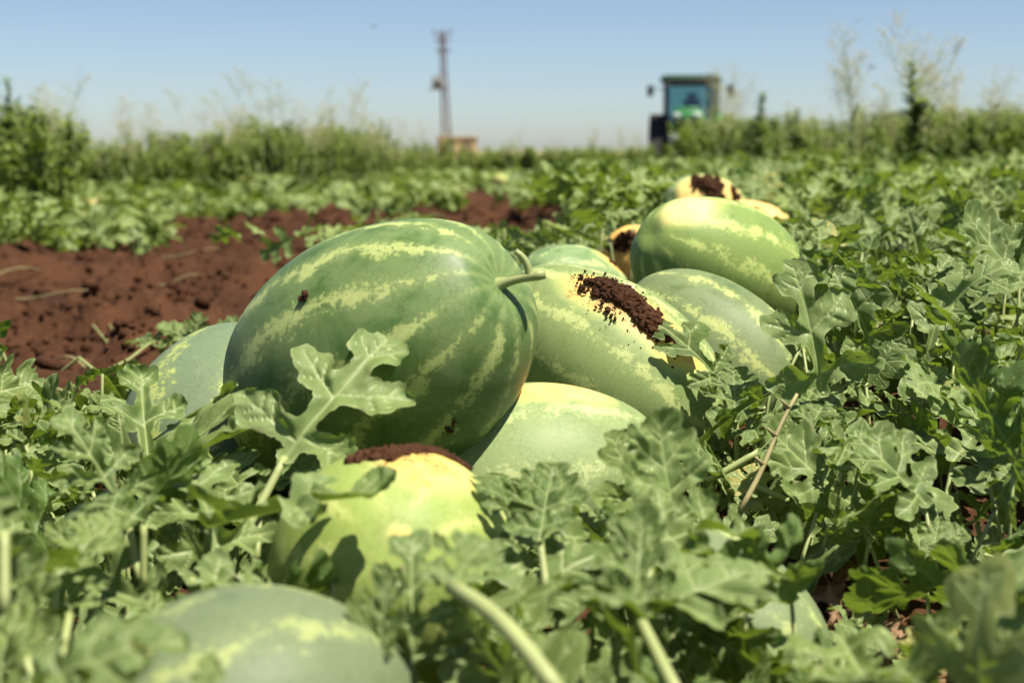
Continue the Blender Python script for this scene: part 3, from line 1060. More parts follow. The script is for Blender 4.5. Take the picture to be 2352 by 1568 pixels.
hero(vF, (130, 1330, 1.05), (270, 1160, 1.1), (-0.2, 0.7, 0.6), 2, 1.0, (110, 1500, 1.0), 0.0033)
hero(vF, (160, 1410, 1.05), (200, 1240, 1.08), (0.1, 0.6, 0.7), 5, 0.9, (130, 1560, 1.0), 0.0033)
hero(vF, (10, 1220, 0.92), (-60, 1060, 0.95), (0.4, 0.5, 0.7), 11, 1.0, (10, 1400, 0.9), 0.0033)
hero(vF, (480, 1620, 0.80), (480, 1490, 0.82), (0.1, 0.4, 0.9), 2, 0.6, (500, 1700, 0.82), 0.003)
vG = Vine(P(1745, 470, 5.0) * [1, 1, 0] + [0, 0, 0.2], 'pale leaved vine shoot rising behind the farthest soil patched melon', 'vines between the melons')
hero(vG, (1740, 450, 5.0), (1770, 362, 5.05), (0.1, 0.5, 0.8), 2, 1.1, (1745, 480, 5.0), 0.004)
hero(vG, (1735, 455, 4.95), (1690, 395, 5.0), (0.1, 0.6, 0.7), 5, 1.1, (1745, 480, 5.0), 0.004)
hero(vG, (1745, 460, 4.9), (1800, 410, 4.95), (-0.2, 0.7, 0.6), 10, 1.1, (1745, 480, 5.0), 0.004)
hero(vG, (1730, 465, 4.85), (1735, 405, 4.9), (0.0, 0.5, 0.8), 2, 1.2, (1745, 480, 5.0), 0.004)
vH = Vine(P(400, 800, 3.0) * [1, 1, 0], 'small straggling vine lying out on the red soil beside the left melon', 'vines between the melons')
for (bx, by, tx_, ty2, vr) in [(400, 785, 285, 765, 4), (430, 780, 365, 735, 2), (450, 785, 455, 722, 8), (470, 785, 530, 750, 5), (420, 790, 340, 785, 1), (500, 775, 545, 735, 10)]:
    hero(vH, (bx, by, 2.95), (tx_, ty2, 2.98), (0.1, 0.85, 0.45), vr, 0.9, (440, 800, 2.95), 0.003)
# curled tendrils
for (px, py, d, ux, uy, sz) in [(1745, 1035, 1.60, 0.6, 0.6, 1.0), (1890, 1255, 1.46, 0.3, 0.8, 0.8), (2020, 1250, 1.45, -0.5, 0.6, 1.0), (2300, 1390, 1.36, 0.2, 0.9, 0.9), (2080, 1330, 1.40, 0.4, 0.5, 0.8), (1560, 1100, 1.60, -0.6, 0.5, 0.8)]:
    c0 = P(px, py, d) - vE.loc
    ax = ux * RIGHT + uy * UPV
    ax /= np.linalg.norm(ax)
    sd = np.cross(ax, FWD)
    pts = []
    for k in range(40):
        q = k / 39
        rr = 0.0045 * min(1, max(0, q - 0.35) * 4) * sz
        pts.append(c0 + ax * (0.05 * q * sz) + rr * (math.cos(q * 34) * sd + math.sin(q * 34) * FWD))
    mb = MB()
    mb.tube(pts, np.linspace(0.0011, 0.0006, 40), 5)
    mb.build('tendril', M['stem'], vE.root)
HEROES = [vA, vB, vC, vD, vE, vF, vG, vH]


# ---- the mass of leaves near the camera
def inpoly(x, y, poly):
    c = False
    j = len(poly) - 1
    for i in range(len(poly)):
        xi, yi = poly[i]
        xj, yj = poly[j]
        if (yi > y) != (yj > y) and x < (xj - xi) * (y - yi) / (yj - yi) + xi:
            c = not c
        j = i
    return c


CLEAR = [  # views that stay open, with the distance up to which
    ([(515, 900), (560, 730), (760, 560), (930, 500), (1080, 540), (1190, 620), (1240, 760), (1230, 900), (1120, 1050), (560, 1070)], 1.75),
    ([(1225, 690), (1330, 640), (1480, 650), (1640, 900), (1600, 985), (1450, 960), (1235, 890)], 2.0),
    ([(1140, 890), (1440, 930), (1450, 1000), (1420, 1060), (1150, 1060)], 1.8),
    ([(760, 1030), (1080, 1030), (1145, 1130), (1110, 1300), (1030, 1330), (850, 1360), (660, 1290), (900, 1130)], 1.5),
    ([(330, 1590), (430, 1390), (600, 1325), (760, 1340), (890, 1420), (900, 1590)], 1.1),
    ([(300, 930), (360, 830), (520, 760), (520, 1010), (430, 930)], 2.0),
    ([(1440, 600), (1500, 510), (1640, 460), (1780, 510), (1870, 620), (1840, 720), (1640, 690), (1450, 660)], 2.6),
    ([(1460, 670), (1600, 655), (1750, 710), (1860, 880), (1700, 890), (1640, 800)], 2.3),
    ([(1210, 640), (1250, 565), (1340, 565), (1430, 640)], 2.9),
    ([(1385, 580), (1420, 525), (1470, 525), (1450, 590)], 3.7),
    ([(1535, 470), (1560, 410), (1760, 370), (1790, 430), (1760, 480)], 5.1),
    ([(1790, 1260), (1880, 1330), (1840, 1370), (1770, 1330)], 1.5),
    ([(0, 610), (400, 570), (830, 540), (560, 780), (400, 800), (200, 870), (0, 880)], 6.2),
    ([(1000, 450), (1100, 436), (1300, 446), (1330, 480), (1190, 525), (1000, 510)], 12.0),
    ([(1200, 560), (1500, 515), (1500, 640), (1230, 650)], 3.4),
    ([(1510, 480), (1540, 395), (1700, 360), (1810, 360), (1810, 440), (1780, 490)], 4.5),
    ([(0, 0), (2352, 0), (2352, 360), (0, 360)], 99),
    ([(1560, 1045), (1760, 1000), (1840, 900), (1860, 1000), (1800, 1170), (1600, 1120)], 1.62),
    ([(1815, 600), (1960, 600), (2000, 740), (1960, 890), (1840, 890)], 1.78),
    ([(1850, 1225), (2030, 1240), (2090, 1320), (2060, 1400), (1920, 1370)], 1.6),
]


def blocked(pts):
    for p in pts:
        x, y, d = proj(p)
        for poly, far in CLEAR:
            if d < far and inpoly(x, y, poly):
                return True
    return False


def in_melon(p, m=1.0):
    for k in MELONS.values():
        q = np.array(k['R']).T @ (np.asarray(p) - k['c'])
        if (q[0] ** 2 + q[1] ** 2) / (k['b'] * m) ** 2 + q[2] ** 2 / (k['a'] * m) ** 2 < 1:
            return True
    return False


def region(x, y):
    if y < 1.35:
        return ('leafy watermelon vine in the blurred front rows of leaves', 'vines in the near foreground', 0)
    if x < -0.25:
        return ('low watermelon vine along the near edge of the bare soil path', 'vines left of the heap', 1)
    if x < 0.35:
        return ('low watermelon vine growing in behind the heap of melons', 'vines behind the heap', 2)
    return ('leafy watermelon vine spreading over the bed right of the heap', 'vines right of the heap', 3)


plants = []
sp = 0.42
yy = 0.85
while yy < 4.2:
    w = 0.40 * yy + 0.2
    for x in np.arange(-w, w, sp):
        px_, py_ = x + rng.uniform(-.12, .12), yy + rng.uniform(-.12, .12)
        if px_ > path_right(py_) - 0.05:
            plants.append((px_, py_))
    yy += sp
PL = np.array(plants)
vines = [None] * len(plants)
n_leaf = 0
spc = 0.060
for yy in np.arange(0.80, 4.2, spc):
    w = 0.38 * yy + 0.16
    for x in np.arange(-w, w, spc):
        nx_, ny_ = x + rng.uniform(-.5, .5) * spc, yy + rng.uniform(-.5, .5) * spc
        if nx_ < path_right(ny_) + 0.10 * rng.normal():
            continue
        if yy > 2.4 and rng.random() < 0.35:
            continue
        for tries in range(5):
            pl = rng.uniform(0.02, 0.19) * (1 - 0.12 * tries)
            azm = rng.uniform(0, 2 * math.pi)
            e = R(rng.uniform(-35, 80))
            L = rng.uniform(0.075, 0.155) * (1.0 if yy < 2.4 else 0.85) * (1 - 0.1 * tries)
            node = np.array([nx_, ny_, gz(nx_, ny_) + 0.01])
            base = node + np.array([rng.normal() * 0.03, rng.normal() * 0.03, pl])
            dr = np.array([math.cos(azm) * math.cos(e), math.sin(azm) * math.cos(e), math.sin(e)])
            nr = np.array([rng.normal() * 0.85, rng.normal() * 0.85 - 0.05, 1.0])
            side = np.cross(dr, nr)
            side /= np.linalg.norm(side)
            tip = base + dr * L
            test = [base, tip, base + dr * L * .5 + side * L * .36, base + dr * L * .5 - side * L * .36, base + dr * L * .5]
            if any(in_melon(q, 1.06) for q in test):
                continue
            if blocked(test):
                continue
            i = int(np.argmin(((PL - [nx_, ny_]) ** 2).sum(1)))
            if vines[i] is None:
                lab, grp, _ = region(*plants[i])
                vines[i] = Vine((plants[i][0], plants[i][1], gz(*plants[i])), lab, grp)
            vv = vines[i]
            vv.leaf(base, dr, nr, L, int(rng.integers(len(LV))), rng.uniform(0.8, 1.15))
            if not in_melon((node + base) / 2, 1.03):
                vv.stalk(node, base, 0.0026, 0.0020, 0.0, 5, 3, False)
            n_leaf += 1
            break
# runners lying on the soil
for i, vv in enumerate(vines):
    if vv is None:
        continue
    for k in range(3):
        a = rng.uniform(0, 6.28)
        p = vv.loc.copy()
        pts = []
        for s in range(7):
            pts.append([p[0] - vv.loc[0], p[1] - vv.loc[1], gz(p[0], p[1]) + 0.012 + 0.02 * rng.random() - vv.loc[2]])
            a += rng.normal() * 0.35
            p = p + 0.075 * np.array([math.cos(a), math.sin(a), 0])
        vv.st.tube(pts, np.linspace(0.0036, 0.0025, 7), 5)
for v in HEROES:
    v.done()
for v in vines:
    if v:
        v.done()
print('near leaves', n_leaf)


# ---- leaves farther out: one mass
def scatter_leaves(name, mat, data, P_, D_, N_, L_, label, seed=0, cat='vines'):
    rg = np.random.default_rng(seed)
    Vs, Fs, rn, ed, lc, n = [], [], [], [], [], 0
    D_ = D_ / np.linalg.norm(D_, axis=1)[:, None]
    N_ = N_ - (N_ * D_).sum(1)[:, None] * D_
    N_ = N_ / np.linalg.norm(N_, axis=1)[:, None]
    X_ = np.cross(D_, N_)
    which = rg.integers(len(data), size=len(P_))
    for k, dt in enumerate(data):
        s = which == k
        if not s.any():
            continue
        V3, F, vein, edge, V2 = dt
        B_ = np.stack([X_[s], D_[s], N_[s]], 1) * L_[s][:, None, None]       # rows = axes
        W = np.einsum('vk,nkc->nvc', V3, B_) + P_[s][:, None]
        m = len(W)
        Vs.append(W.reshape(-1, 3))
        Fs.append((F[None] + (np.arange(m) * len(V3))[:, None, None] + n).reshape(-1, 3))
        rn.append(np.repeat(rg.random(m), len(V3)))
        ed.append(np.tile(edge, m))
        lc.append(np.tile(np.concatenate([V2, np.zeros((len(V2), 1))], 1), (m, 1)) + np.repeat(rg.random((m, 1)) * 50, len(V3), 0))
        n += m * len(V3)
    me = new_mesh(name, np.concatenate(Vs), np.concatenate(Fs))
    fattr(me, 'rnd', np.concatenate(rn))
    fattr(me, 'edge', np.concatenate(ed))
    vattr(me, 'lc', np.concatenate(lc))
    o = link(name, me, mat)
    return tag(o, label, cat, kind='stuff')


def cover(n, y0, y1, pw, hscale, lmin, lmax, seed, xf=0.40):
    rg = np.random.default_rng(seed)
    y = y0 + (y1 - y0) * rg.random(n) ** pw
    x = (rg.random(n) * 2 - 1) * (xf * y + 0.3)
    wob = 0.28 * vnoise(x * 0.9, y * 0.9) + 0.10 * rg.normal(size=n)
    bare = (x > path_left(y) + wob) & (x < path_right(y) + wob) & (y < 16.5)
    # the bare track peters out, with tufts across it
    bare &= ~((vnoise(x * 1.3 + 9, y * 0.8 + 4) > 0.45) & (y > 5.5))
    keep = ~bare
    x, y = x[keep], y[keep]
    n = len(x)
    hum = 0.5 + 0.5 * fbm(x * 1.7, y * 1.7, 7.7, 3)
    z = ground_z(x, y) + (0.02 + 0.22 * rg.random(n) ** 0.8 * np.clip(0.45 + hum, 0.3, 1.2)) * hscale
    a = rg.random(n) * 6.283
    e = np.radians(rg.uniform(-30, 50, n))
    D_ = np.stack([np.cos(a) * np.cos(e), np.sin(a) * np.cos(e), np.sin(e)], -1)
    N_ = np.stack([rg.normal(size=n) * 0.8, rg.normal(size=n) * 0.8, np.ones(n)], -1)
    L = rg.uniform(lmin, lmax, n)
    return np.stack([x, y, z], -1), D_, N_, L


c1 = cover(19000, 4.0, 11.0, 1.15, 1.0, 0.06, 0.115, 21)
keep = np.array([not blocked([p, p + [0.05, 0, 0.04], p + [-0.05, 0, 0.04]]) for p in c1[0]])
c1 = tuple(q[keep] for q in c1)
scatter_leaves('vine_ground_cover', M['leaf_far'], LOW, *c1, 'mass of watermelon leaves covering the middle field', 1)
c2 = cover(26000, 10.5, 42.0, 1.25, 0.95, 0.085, 0.17, 22)
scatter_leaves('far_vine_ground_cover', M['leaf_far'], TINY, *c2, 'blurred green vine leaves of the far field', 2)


# ------------------------------------------------------------------ weeds, tall grass
def blade(p0, d, L, w, droop, n=4, twist=0.0):
    """a lance-shaped leaf as a folded strip"""
    d = np.asarray(d, float)
    d /= np.linalg.norm(d)
    s = np.cross(d, [0, 0, 1.0])
    s /= np.linalg.norm(s) + 1e-9
    V, F = [], []
    for k in range(n + 1):
        t = k / n
        c = np.asarray(p0) + d * L * t + np.array([0, 0, -droop * L * t * t])
        ww = w * (math.sin(math.pi * min(1, 0.12 + 0.88 * t)) ** 0.8)
        V += [c - s * ww, c + np.array([0, 0, -0.25 * ww]), c + s * ww]
    for k in range(n):
        a = 3 * k
        F += [(a, a + 1, a + 4, a + 3), (a + 1, a + 2, a + 5, a + 4)]
    return V, F


def leaf_part(mb, name, rg):
    V = np.concatenate(mb.v)
    me = new_mesh(name, V, mb.f)
    fattr(me, 'rnd', rg.random() + 0.35 * np.repeat(rg.random(len(mb.v)), [len(v) for v in mb.v]))
    fattr(me, 'edge', np.zeros(len(V)))
    vattr(me, 'lc', V * 6)
    return me


def make_bush(seed, spread=0.42, n_st=9, dens=34, lw=0.017, ll=0.13):
    """leafy green weed, 1 m tall"""
    rg = np.random.default_rng(seed)
    lf, st = MB(), MB()
    for k in range(n_st):
        a = rg.random() * 6.28
        r = spread * (0.25 + 0.75 * rg.random())
        h = rg.uniform(0.68, 1.0)
        pts = np.array([[math.cos(a) * r * (0.45 + 0.55 * t), math.sin(a) * r * (0.45 + 0.55 * t), h * t] for t in np.linspace(0, 1, 6)])
        pts[1:, :2] += rg.normal(size=(5, 2)) * 0.02
        st.tube(pts, np.linspace(0.007, 0.002, 6), 4)
        for q in range(dens):
            t = 0.999 * rg.random()
            i = min(int(t * 5), 4)
            p = pts[i] * (1 - (t * 5 - i)) + pts[i + 1] * (t * 5 - i)
            az_ = rg.random() * 6.28
            e = R(rg.uniform(-10, 60))
            d = [math.cos(az_) * math.cos(e), math.sin(az_) * math.cos(e), math.sin(e)]
            v, f = blade(p, d, ll * rg.uniform(0.6, 1.35) * (1.15 - 0.5 * t), lw * rg.uniform(0.7, 1.4), rg.uniform(0.1, 0.6), 3)
            lf.add(v, f)
    return leaf_part(lf, 'foliage', rg), new_mesh('stem', np.concatenate(st.v), st.f)


def make_spire(seed):
    """a tall narrow herb with short leaves up to its tip, 1 m tall"""
    rg = np.random.default_rng(seed)
    lf, st = MB(), MB()
    bx = rg.normal(size=2) * 0.05
    pts = np.array([[bx[0] * t * t, bx[1] * t * t, t] for t in np.linspace(0, 1, 8)])
    st.tube(pts, np.linspace(0.010, 0.002, 8), 5)
    for k in range(7):
        t0 = rg.uniform(0.25, 0.7)
        a = rg.random() * 6.28
        L = rg.uniform(0.12, 0.28) * (1.1 - t0)
        b0 = np.array([bx[0] * t0 ** 2, bx[1] * t0 ** 2, t0])
        b1 = b0 + np.array([math.cos(a) * L * 0.6, math.sin(a) * L * 0.6, L])
        st.tube([b0, (b0 + b1) / 2, b1], [0.005, 0.004, 0.002], 4)
        for q in range(16):
            s = rg.random()
            az_ = rg.random() * 6.28
            v, f = blade(b0 * (1 - s) + b1 * s, [math.cos(az_), math.sin(az_), rg.uniform(0, 1.2)], rg.uniform(0.05, 0.11), 0.014, 0.3, 3)
            lf.add(v, f)
    for q in range(190):
        t = 1 - rg.random() ** 1.1 * 0.92
        az_ = rg.random() * 6.28
        L = (0.06 + 0.15 * (1 - t)) * rg.uniform(0.6, 1.2)
        v, f = blade([bx[0] * t * t, bx[1] * t * t, t], [math.cos(az_), math.sin(az_), rg.uniform(0.2, 1.4)], L, 0.009 + 0.018 * (1 - t), 0.3, 3)
        lf.add(v, f)
    return leaf_part(lf, 'foliage', rg), new_mesh('stem', np.concatenate(st.v), st.f)


def make_grass(seed, n_culm=4):
    """a tuft of tall grass with loose pale panicles, 1 m tall"""
    rg = np.random.default_rng(seed)
    bl, cu, pa = MB(), MB(), MB()
    for c in range(n_culm):
        a = rg.random() * 6.28
        lean = rg.uniform(0.06, 0.36)
        h = rg.uniform(0.75, 1.0)
        pts = np.array([[math.cos(a) * lean * t ** 1.6, math.sin(a) * lean * t ** 1.6, h * t] for t in np.linspace(0, 1, 9)])
        cu.tube(pts, np.linspace(0.0034, 0.0009, 9), 4)
        for q in range(5):
            t = rg.uniform(0.05, 0.6)
            az_ = rg.random() * 6.28
            p = pts[int(t * 8)]
            v, f = blade(p, [math.cos(az_), math.sin(az_), rg.uniform(0.8, 2.2)], rg.uniform(0.25, 0.45), 0.007, rg.uniform(0.3, 0.9), 6)
            bl.add(v, f)
        # panicle: whorls of thin branches with spikelets
        for q in range(34):
            t = rg.uniform(0.60, 1.0)
            i = min(int(t * 8), 7)
            p = pts[i] * (1 - (t * 8 - i)) + pts[i + 1] * (t * 8 - i)
            az_ = rg.random() * 6.28
            L = rg.uniform(0.10, 0.24) * (1.3 - t) * 1.7
            d = np.array([math.cos(az_) * 0.75, math.sin(az_) * 0.75, rg.uniform(0.3, 0.8)])
            q1 = p + d * L
            cu.tube([p, (p + q1) / 2 + [0, 0, 0.006], q1], [0.0008, 0.0006, 0.0004], 3, False)
            for w in range(8):
                s = rg.uniform(0.25, 1.0)
                c0 = p * (1 - s) + q1 * s
                v, f = blade(c0, rg.normal(size=3) * [0.6, 0.6, 0.5] + [0, 0, 0.5], rg.uniform(0.012, 0.022), 0.0028, 0.2, 2)
                pa.add(v, f)
    return leaf_part(bl, 'blades', rg), new_mesh('culm', np.concatenate(cu.v), cu.f), leaf_part(pa, 'panicle', rg)


BUSH = [make_bush(600 + k, 0.42 + 0.05 * k, 14 + k, 78) for k in range(4)]
BUSHD = [make_bush(620 + k, 0.40, 14, 70, 0.019, 0.13) for k in range(2)]
SPIRE = [make_spire(640 + k) for k in range(3)]
GRASS = [make_grass(660 + k, 1 + k % 2) for k in range(6)]


def put_weed(kind, px, d, top_py, label, group, wide=1.0, k=None):
    x, y, zt = P(px, top_py, d)
    zb = float(ground_z(x, y)) - 0.02
    h = max(0.12, zt - zb)
    name, cat = {'bush': ('leafy_weed', 'weed'), 'dark': ('leafy_weed', 'weed'), 'spire': ('tall_weed', 'weed'), 'grass': ('tall_grass', 'grass')}[kind]
    root = empty(name, (x, y, zb), rng.uniform(0, 6.28))
    h *= 1.06 if kind in ('bush', 'dark') else (1.08 if kind == 'grass' else 1.0)
    root.scale = (h * wide, h * wide, h)
    tag(root, label, cat, group)
    if kind == 'bush':
        a = BUSH[rng.integers(len(BUSH)) if k is None else k]
        tag(link('foliage', a[0], M['weed'], root), kind='stuff')
        link('stem', a[1], M['stalk'], root)
    elif kind == 'dark':
        a = BUSHD[rng.integers(len(BUSHD))]
        tag(link('foliage', a[0], M['weed_dark'], root), kind='stuff')
        link('stem', a[1], M['stalk'], root)
    elif kind == 'spire':
        a = SPIRE[rng.integers(len(SPIRE)) if k is None else k]
        tag(link('foliage', a[0], M['weed_mid'], root), kind='stuff')
        link('stem', a[1], M['stalk'], root)
    else:
        a = GRASS[rng.integers(len(GRASS)) if k is None else k]
        tag(link('blades', a[0], M['grass'], root), kind='stuff')
        link('culm', a[1], M['straw_stem'], root)
        tag(link('panicle', a[2], M['straw'], root), kind='stuff')
    return root


M['straw_stem'] = mat_plain('straw_stem', (0.20, 0.24, 0.08), 0.6, 0.3, var=0.25)

LB = ('bushy green weed in the bank along the left horizon', 'weeds of the left bank')
topx = [-60, 0, 100, 160, 250, 330, 420, 500, 620, 700, 760, 830, 900, 1000, 1080]
topy = [245, 255, 262, 318, 335, 322, 325, 305, 285, 320, 290, 295, 335, 338, 345]
for px in np.arange(-80, 1090, 26):
    for row in range(3):
        xx = px + rng.uniform(-14, 14)
        if rng.random() < 0.25:
            continue
        d0 = np.interp(xx, [0, 160, 700, 1090], [9.5, 12, 15, 22]) * (1.0 + 0.12 * row)
        ty = np.interp(xx, topx, topy) + rng.uniform(-26, 24) + (2 - row) * 8
        kind = 'dark' if (xx < 150 and rng.random() < 0.35) or rng.random() < 0.10 else 'bush'
        put_weed(kind, xx, d0, ty, *LB, wide=rng.uniform(0.9, 1.3))
put_weed('bush', 60, 8.6, 262, 'rounded bushy weed at the far left edge of the bank', 'weeds of the left bank')
put_weed('bush', 118, 8.8, 296, 'rounded bushy weed second from the left edge of the bank', 'weeds of the left bank')
put_weed('spire', 14, 9.0, 180, 'slim tall weed spike rising at the far left edge', 'weed spikes')
LG = ('tall dry grass with wispy pale plumes above the left bank', 'plumed grasses of the left bank')
for px, ty, d in [(90, 205, 10), (160, 245, 10.5), (260, 245, 11), (285, 260, 11.5), (350, 235, 12), (395, 265, 12), (455, 230, 12.5), (480, 255, 12), (540, 235, 12.5),
                  (585, 195, 12.5), (620, 200, 13), (655, 190, 13), (690, 250, 13), (735, 245, 13.5), (770, 215, 14), (805, 235, 14), (840, 265, 15), (880, 275, 15), (930, 285, 16), (970, 290, 17)]:
    put_weed('grass', px, d, ty - 12, *LG)
    put_weed('grass', px + rng.uniform(-40, 40), d * rng.uniform(0.95, 1.15), ty + rng.uniform(5, 50), *LG)
# right side and in front of the tractor
LR = ('green weed standing at the far edge of the right bed', 'weeds beyond the right bed')
for px in np.arange(1600, 2440, 30):
    for row in range(2):
        xx = px + rng.uniform(-14, 14)
        d0 = np.interp(xx, [1500, 1750, 2352], [19, 14, 8.5]) * (1 + 0.2 * row)
        ty = np.interp(xx, [1500, 1560, 1700, 1800, 1900, 2000, 2100, 2250, 2400], [312, 286, 272, 276, 284, 266, 256, 250, 252]) + rng.uniform(-20, 14) + (1 - row) * 12
        put_weed('dark' if rng.random() < 0.3 else 'bush', xx, d0, ty, *LR, wide=rng.uniform(0.9, 1.4))
LF = ('low weed dotting the far green field before the horizon', 'weeds of the far field')
for px in np.arange(1090, 1500, 34):
    for d0 in (24, 33):
        put_weed('bush', px + rng.uniform(-15, 15), d0, 340 + rng.uniform(-8, 14), *LF, wide=1.5)
put_weed('spire', 1742, 11.0, 212, 'tall dark weed spike just right of the tractor', 'weed spikes', 1.5, 0)
put_weed('spire', 1838, 11.5, 250, 'shorter weed spike second right of the tractor', 'weed spikes', 1.7, 1)
put_weed('spire', 2112, 7.6, 140, 'tallest dark green weed spike on the right skyline', 'weed spikes', 1.6, 2)
put_weed('spire', 2245, 7.8, 262, 'squat dark weed spike near the right edge of the skyline', 'weed spikes', 1.9, 0)
put_weed('spire', 1960, 10, 285, 'small weed spike in the dip of the right skyline', 'weed spikes', 1.4, 1)
LT = ('wispy pale plumed grass on the right skyline', 'plumed grasses of the right skyline')
for px, ty, d in [(1980, 75, 8.0), (2000, 150, 8.2), (1965, 200, 8.6), (2035, 190, 8.4), (2118, 35, 8.4), (2135, 95, 8.2), (2235, 125, 8.0), (2215, 170, 8.2), (2260, 165, 8.5),
                  (2330, 195, 8.3), (2150, 210, 8.0), (1855, 245, 11), (1900, 270, 11), (1650, 160, 16), (1690, 175, 15), (1668, 230, 14), (1800, 280, 12), (2080, 170, 8.3)]:
    put_weed('grass', px, d, ty, *LT)
    put_weed('grass', px + rng.uniform(-34, 34), d * rng.uniform(0.95, 1.15), ty + rng.uniform(5, 90), *LT)
LC = ('thin dry grass plume at the middle of the horizon', 'plumed grasses of the middle horizon')
for px, ty, d in [(1060, 300, 20), (1170, 300, 20), (1205, 312, 22), (1340, 285, 18), (1365, 300, 18), (1440, 295, 18), (1480, 305, 18), (1290, 315, 22)]:
    put_weed('grass', px, d, ty, *LC)

# ------------------------------------------------------------------ tractor
M['green'] = mat_plain('green_paint', (0.035, 0.20, 0.055), 0.45, 0.5, var=0.08, scale=3)
M['black'] = mat_plain('black_plastic', (0.018, 0.018, 0.02), 0.55, 0.4, var=0.2)
M['rubber'] = mat_plain('tyre_rubber', (0.028, 0.026, 0.024), 0.85, 0.2, var=0.3)
M['rimy'] = mat_plain('yellow_rim', (0.6, 0.42, 0.03), 0.4, 0.5, var=0.1)
M['roofgreen'] = mat_plain('dark_green_roof', (0.012, 0.05, 0.018), 0.6, 0.3, var=0.1, scale=3)
M['seat'] = mat_plain('seat_cloth', (0.03, 0.03, 0.032), 0.8, 0.2)
t = NT('cab_glass')
gl = t.n('ShaderNodeBsdfGlass')
gl.inputs['Color'].default_value = (0.58, 0.74, 0.74, 1)
gl.inputs['IOR'].default_value = 1.02
gl.inputs['Roughness'].default_value = 0.02
gs = t.n('ShaderNodeBsdfGlossy')
gs.inputs['Roughness'].default_value = 0.05
gm = t.n('ShaderNodeMixShader')
gm.inputs[0].default_value = 0.10
t.t.links.new(gl.outputs[0], gm.inputs[1])
t.t.links.new(gs.outputs[0], gm.inputs[2])
M['glass'] = t.out(gm.outputs[0])
t = NT('lamp_lens')
M['lens'] = t.out(t.principled((0.75, 0.76, 0.76), 0.12, 0.8))
M['amber'] = mat_plain('amber_lens', (0.7, 0.25, 0.02), 0.25, 0.6, var=0.05)

TD = 40.0
tx, ty_, _ = P(1584, 380, TD)
tr = empty('tractor', (tx, ty_, -0.27), R(-9))
tag(tr, 'green tractor with black roofed glass cab facing the camera behind the weeds', 'tractor')
# local: +Y away, front towards the viewer (-Y); ground z = 0
mb = MB(); mb.box((0, -1.55, 1.52), (0.80, 1.9, 0.62), 0.10); mb.box((0, -1.6, 1.86), (0.62, 1.7, 0.10), 0.05)
hood = mb.build('hood', M['green'], tr)
mb = MB(); mb.box((0, -2.52, 1.42), (0.56, 0.06, 0.42), 0.02)
for k in range(5):
    mb.box((0, -2.56, 1.27 + 0.075 * k), (0.50, 0.02, 0.02))
mb.build('grille', M['black'], tr)
for s in (-1, 1):
    mb = MB(); mb.box((0.27 * s, -2.53, 1.70), (0.18, 0.08, 0.10), 0.02)
    mb.build('headlight', M['lens'], tr)
mb = MB(); mb.box((0, -1.3, 0.95), (0.5, 2.4, 0.45), 0.05); mb.box((0, 0.6, 0.95), (0.6, 1.4, 0.5), 0.05)
mb.build('chassis', M['black'], tr)
mb = MB(); mb.tube([(-0.8, -1.95, 0.62), (0.8, -1.95, 0.62)], 0.09, 10)
mb.build('front_axle', M['green'], tr)
mb = MB(); mb.tube([(-0.9, 0.75, 0.85), (0.9, 0.75, 0.85)], 0.13, 10)
mb.build('rear_axle', M['green'], tr)


def wheel(cx, cy, r, w, lugs):
    tb = MB()
    rr = r * 0.58
    tb.lathe([(rr, -w / 2), (r * 0.86, -w / 2), (r * 0.96, -w * 0.36), (r * 0.96, w * 0.36), (r * 0.86, w / 2), (rr, w / 2), (rr, -w / 2)], (0, 0, 0), 'x', 40)
    for k in range(lugs):
        a = 2 * math.pi * k / lugs
        for s in (-1, 1):
            a2 = a + (0.5 * 2 * math.pi / lugs if s > 0 else 0)
            rot = Matrix.Rotation(a2, 3, 'X') @ Matrix.Rotation(0.0, 3, 'Z')
            c = np.array(rot @ Vector((s * w * 0.24, 0, r * 0.965)))
            tb.box(c, (w * 0.5, 0.05, r * 0.07), 0, (rot @ Matrix.Rotation(s * 0.6, 3, 'Z')))
    root = tb.build('wheel', M['rubber'], tr, False)
    root.location = (cx, cy, r)
    rb = MB()
    rb.lathe([(rr, -w * 0.42), (rr * 0.92, -w * 0.40), (rr * 0.85, -w * 0.15), (rr * 0.3, -w * 0.10), (rr * 0.28, -w * 0.22), (0.001, -w * 0.22)], (0, 0, 0), 'x', 28)
    rb.lathe([(rr, w * 0.42), (rr * 0.92, w * 0.40), (rr * 0.85, w * 0.15), (rr * 0.3, w * 0.10), (rr * 0.28, w * 0.22), (0.001, w * 0.22)], (0, 0, 0), 'x', 28)
    rb.build('rim', M['rimy'], root)


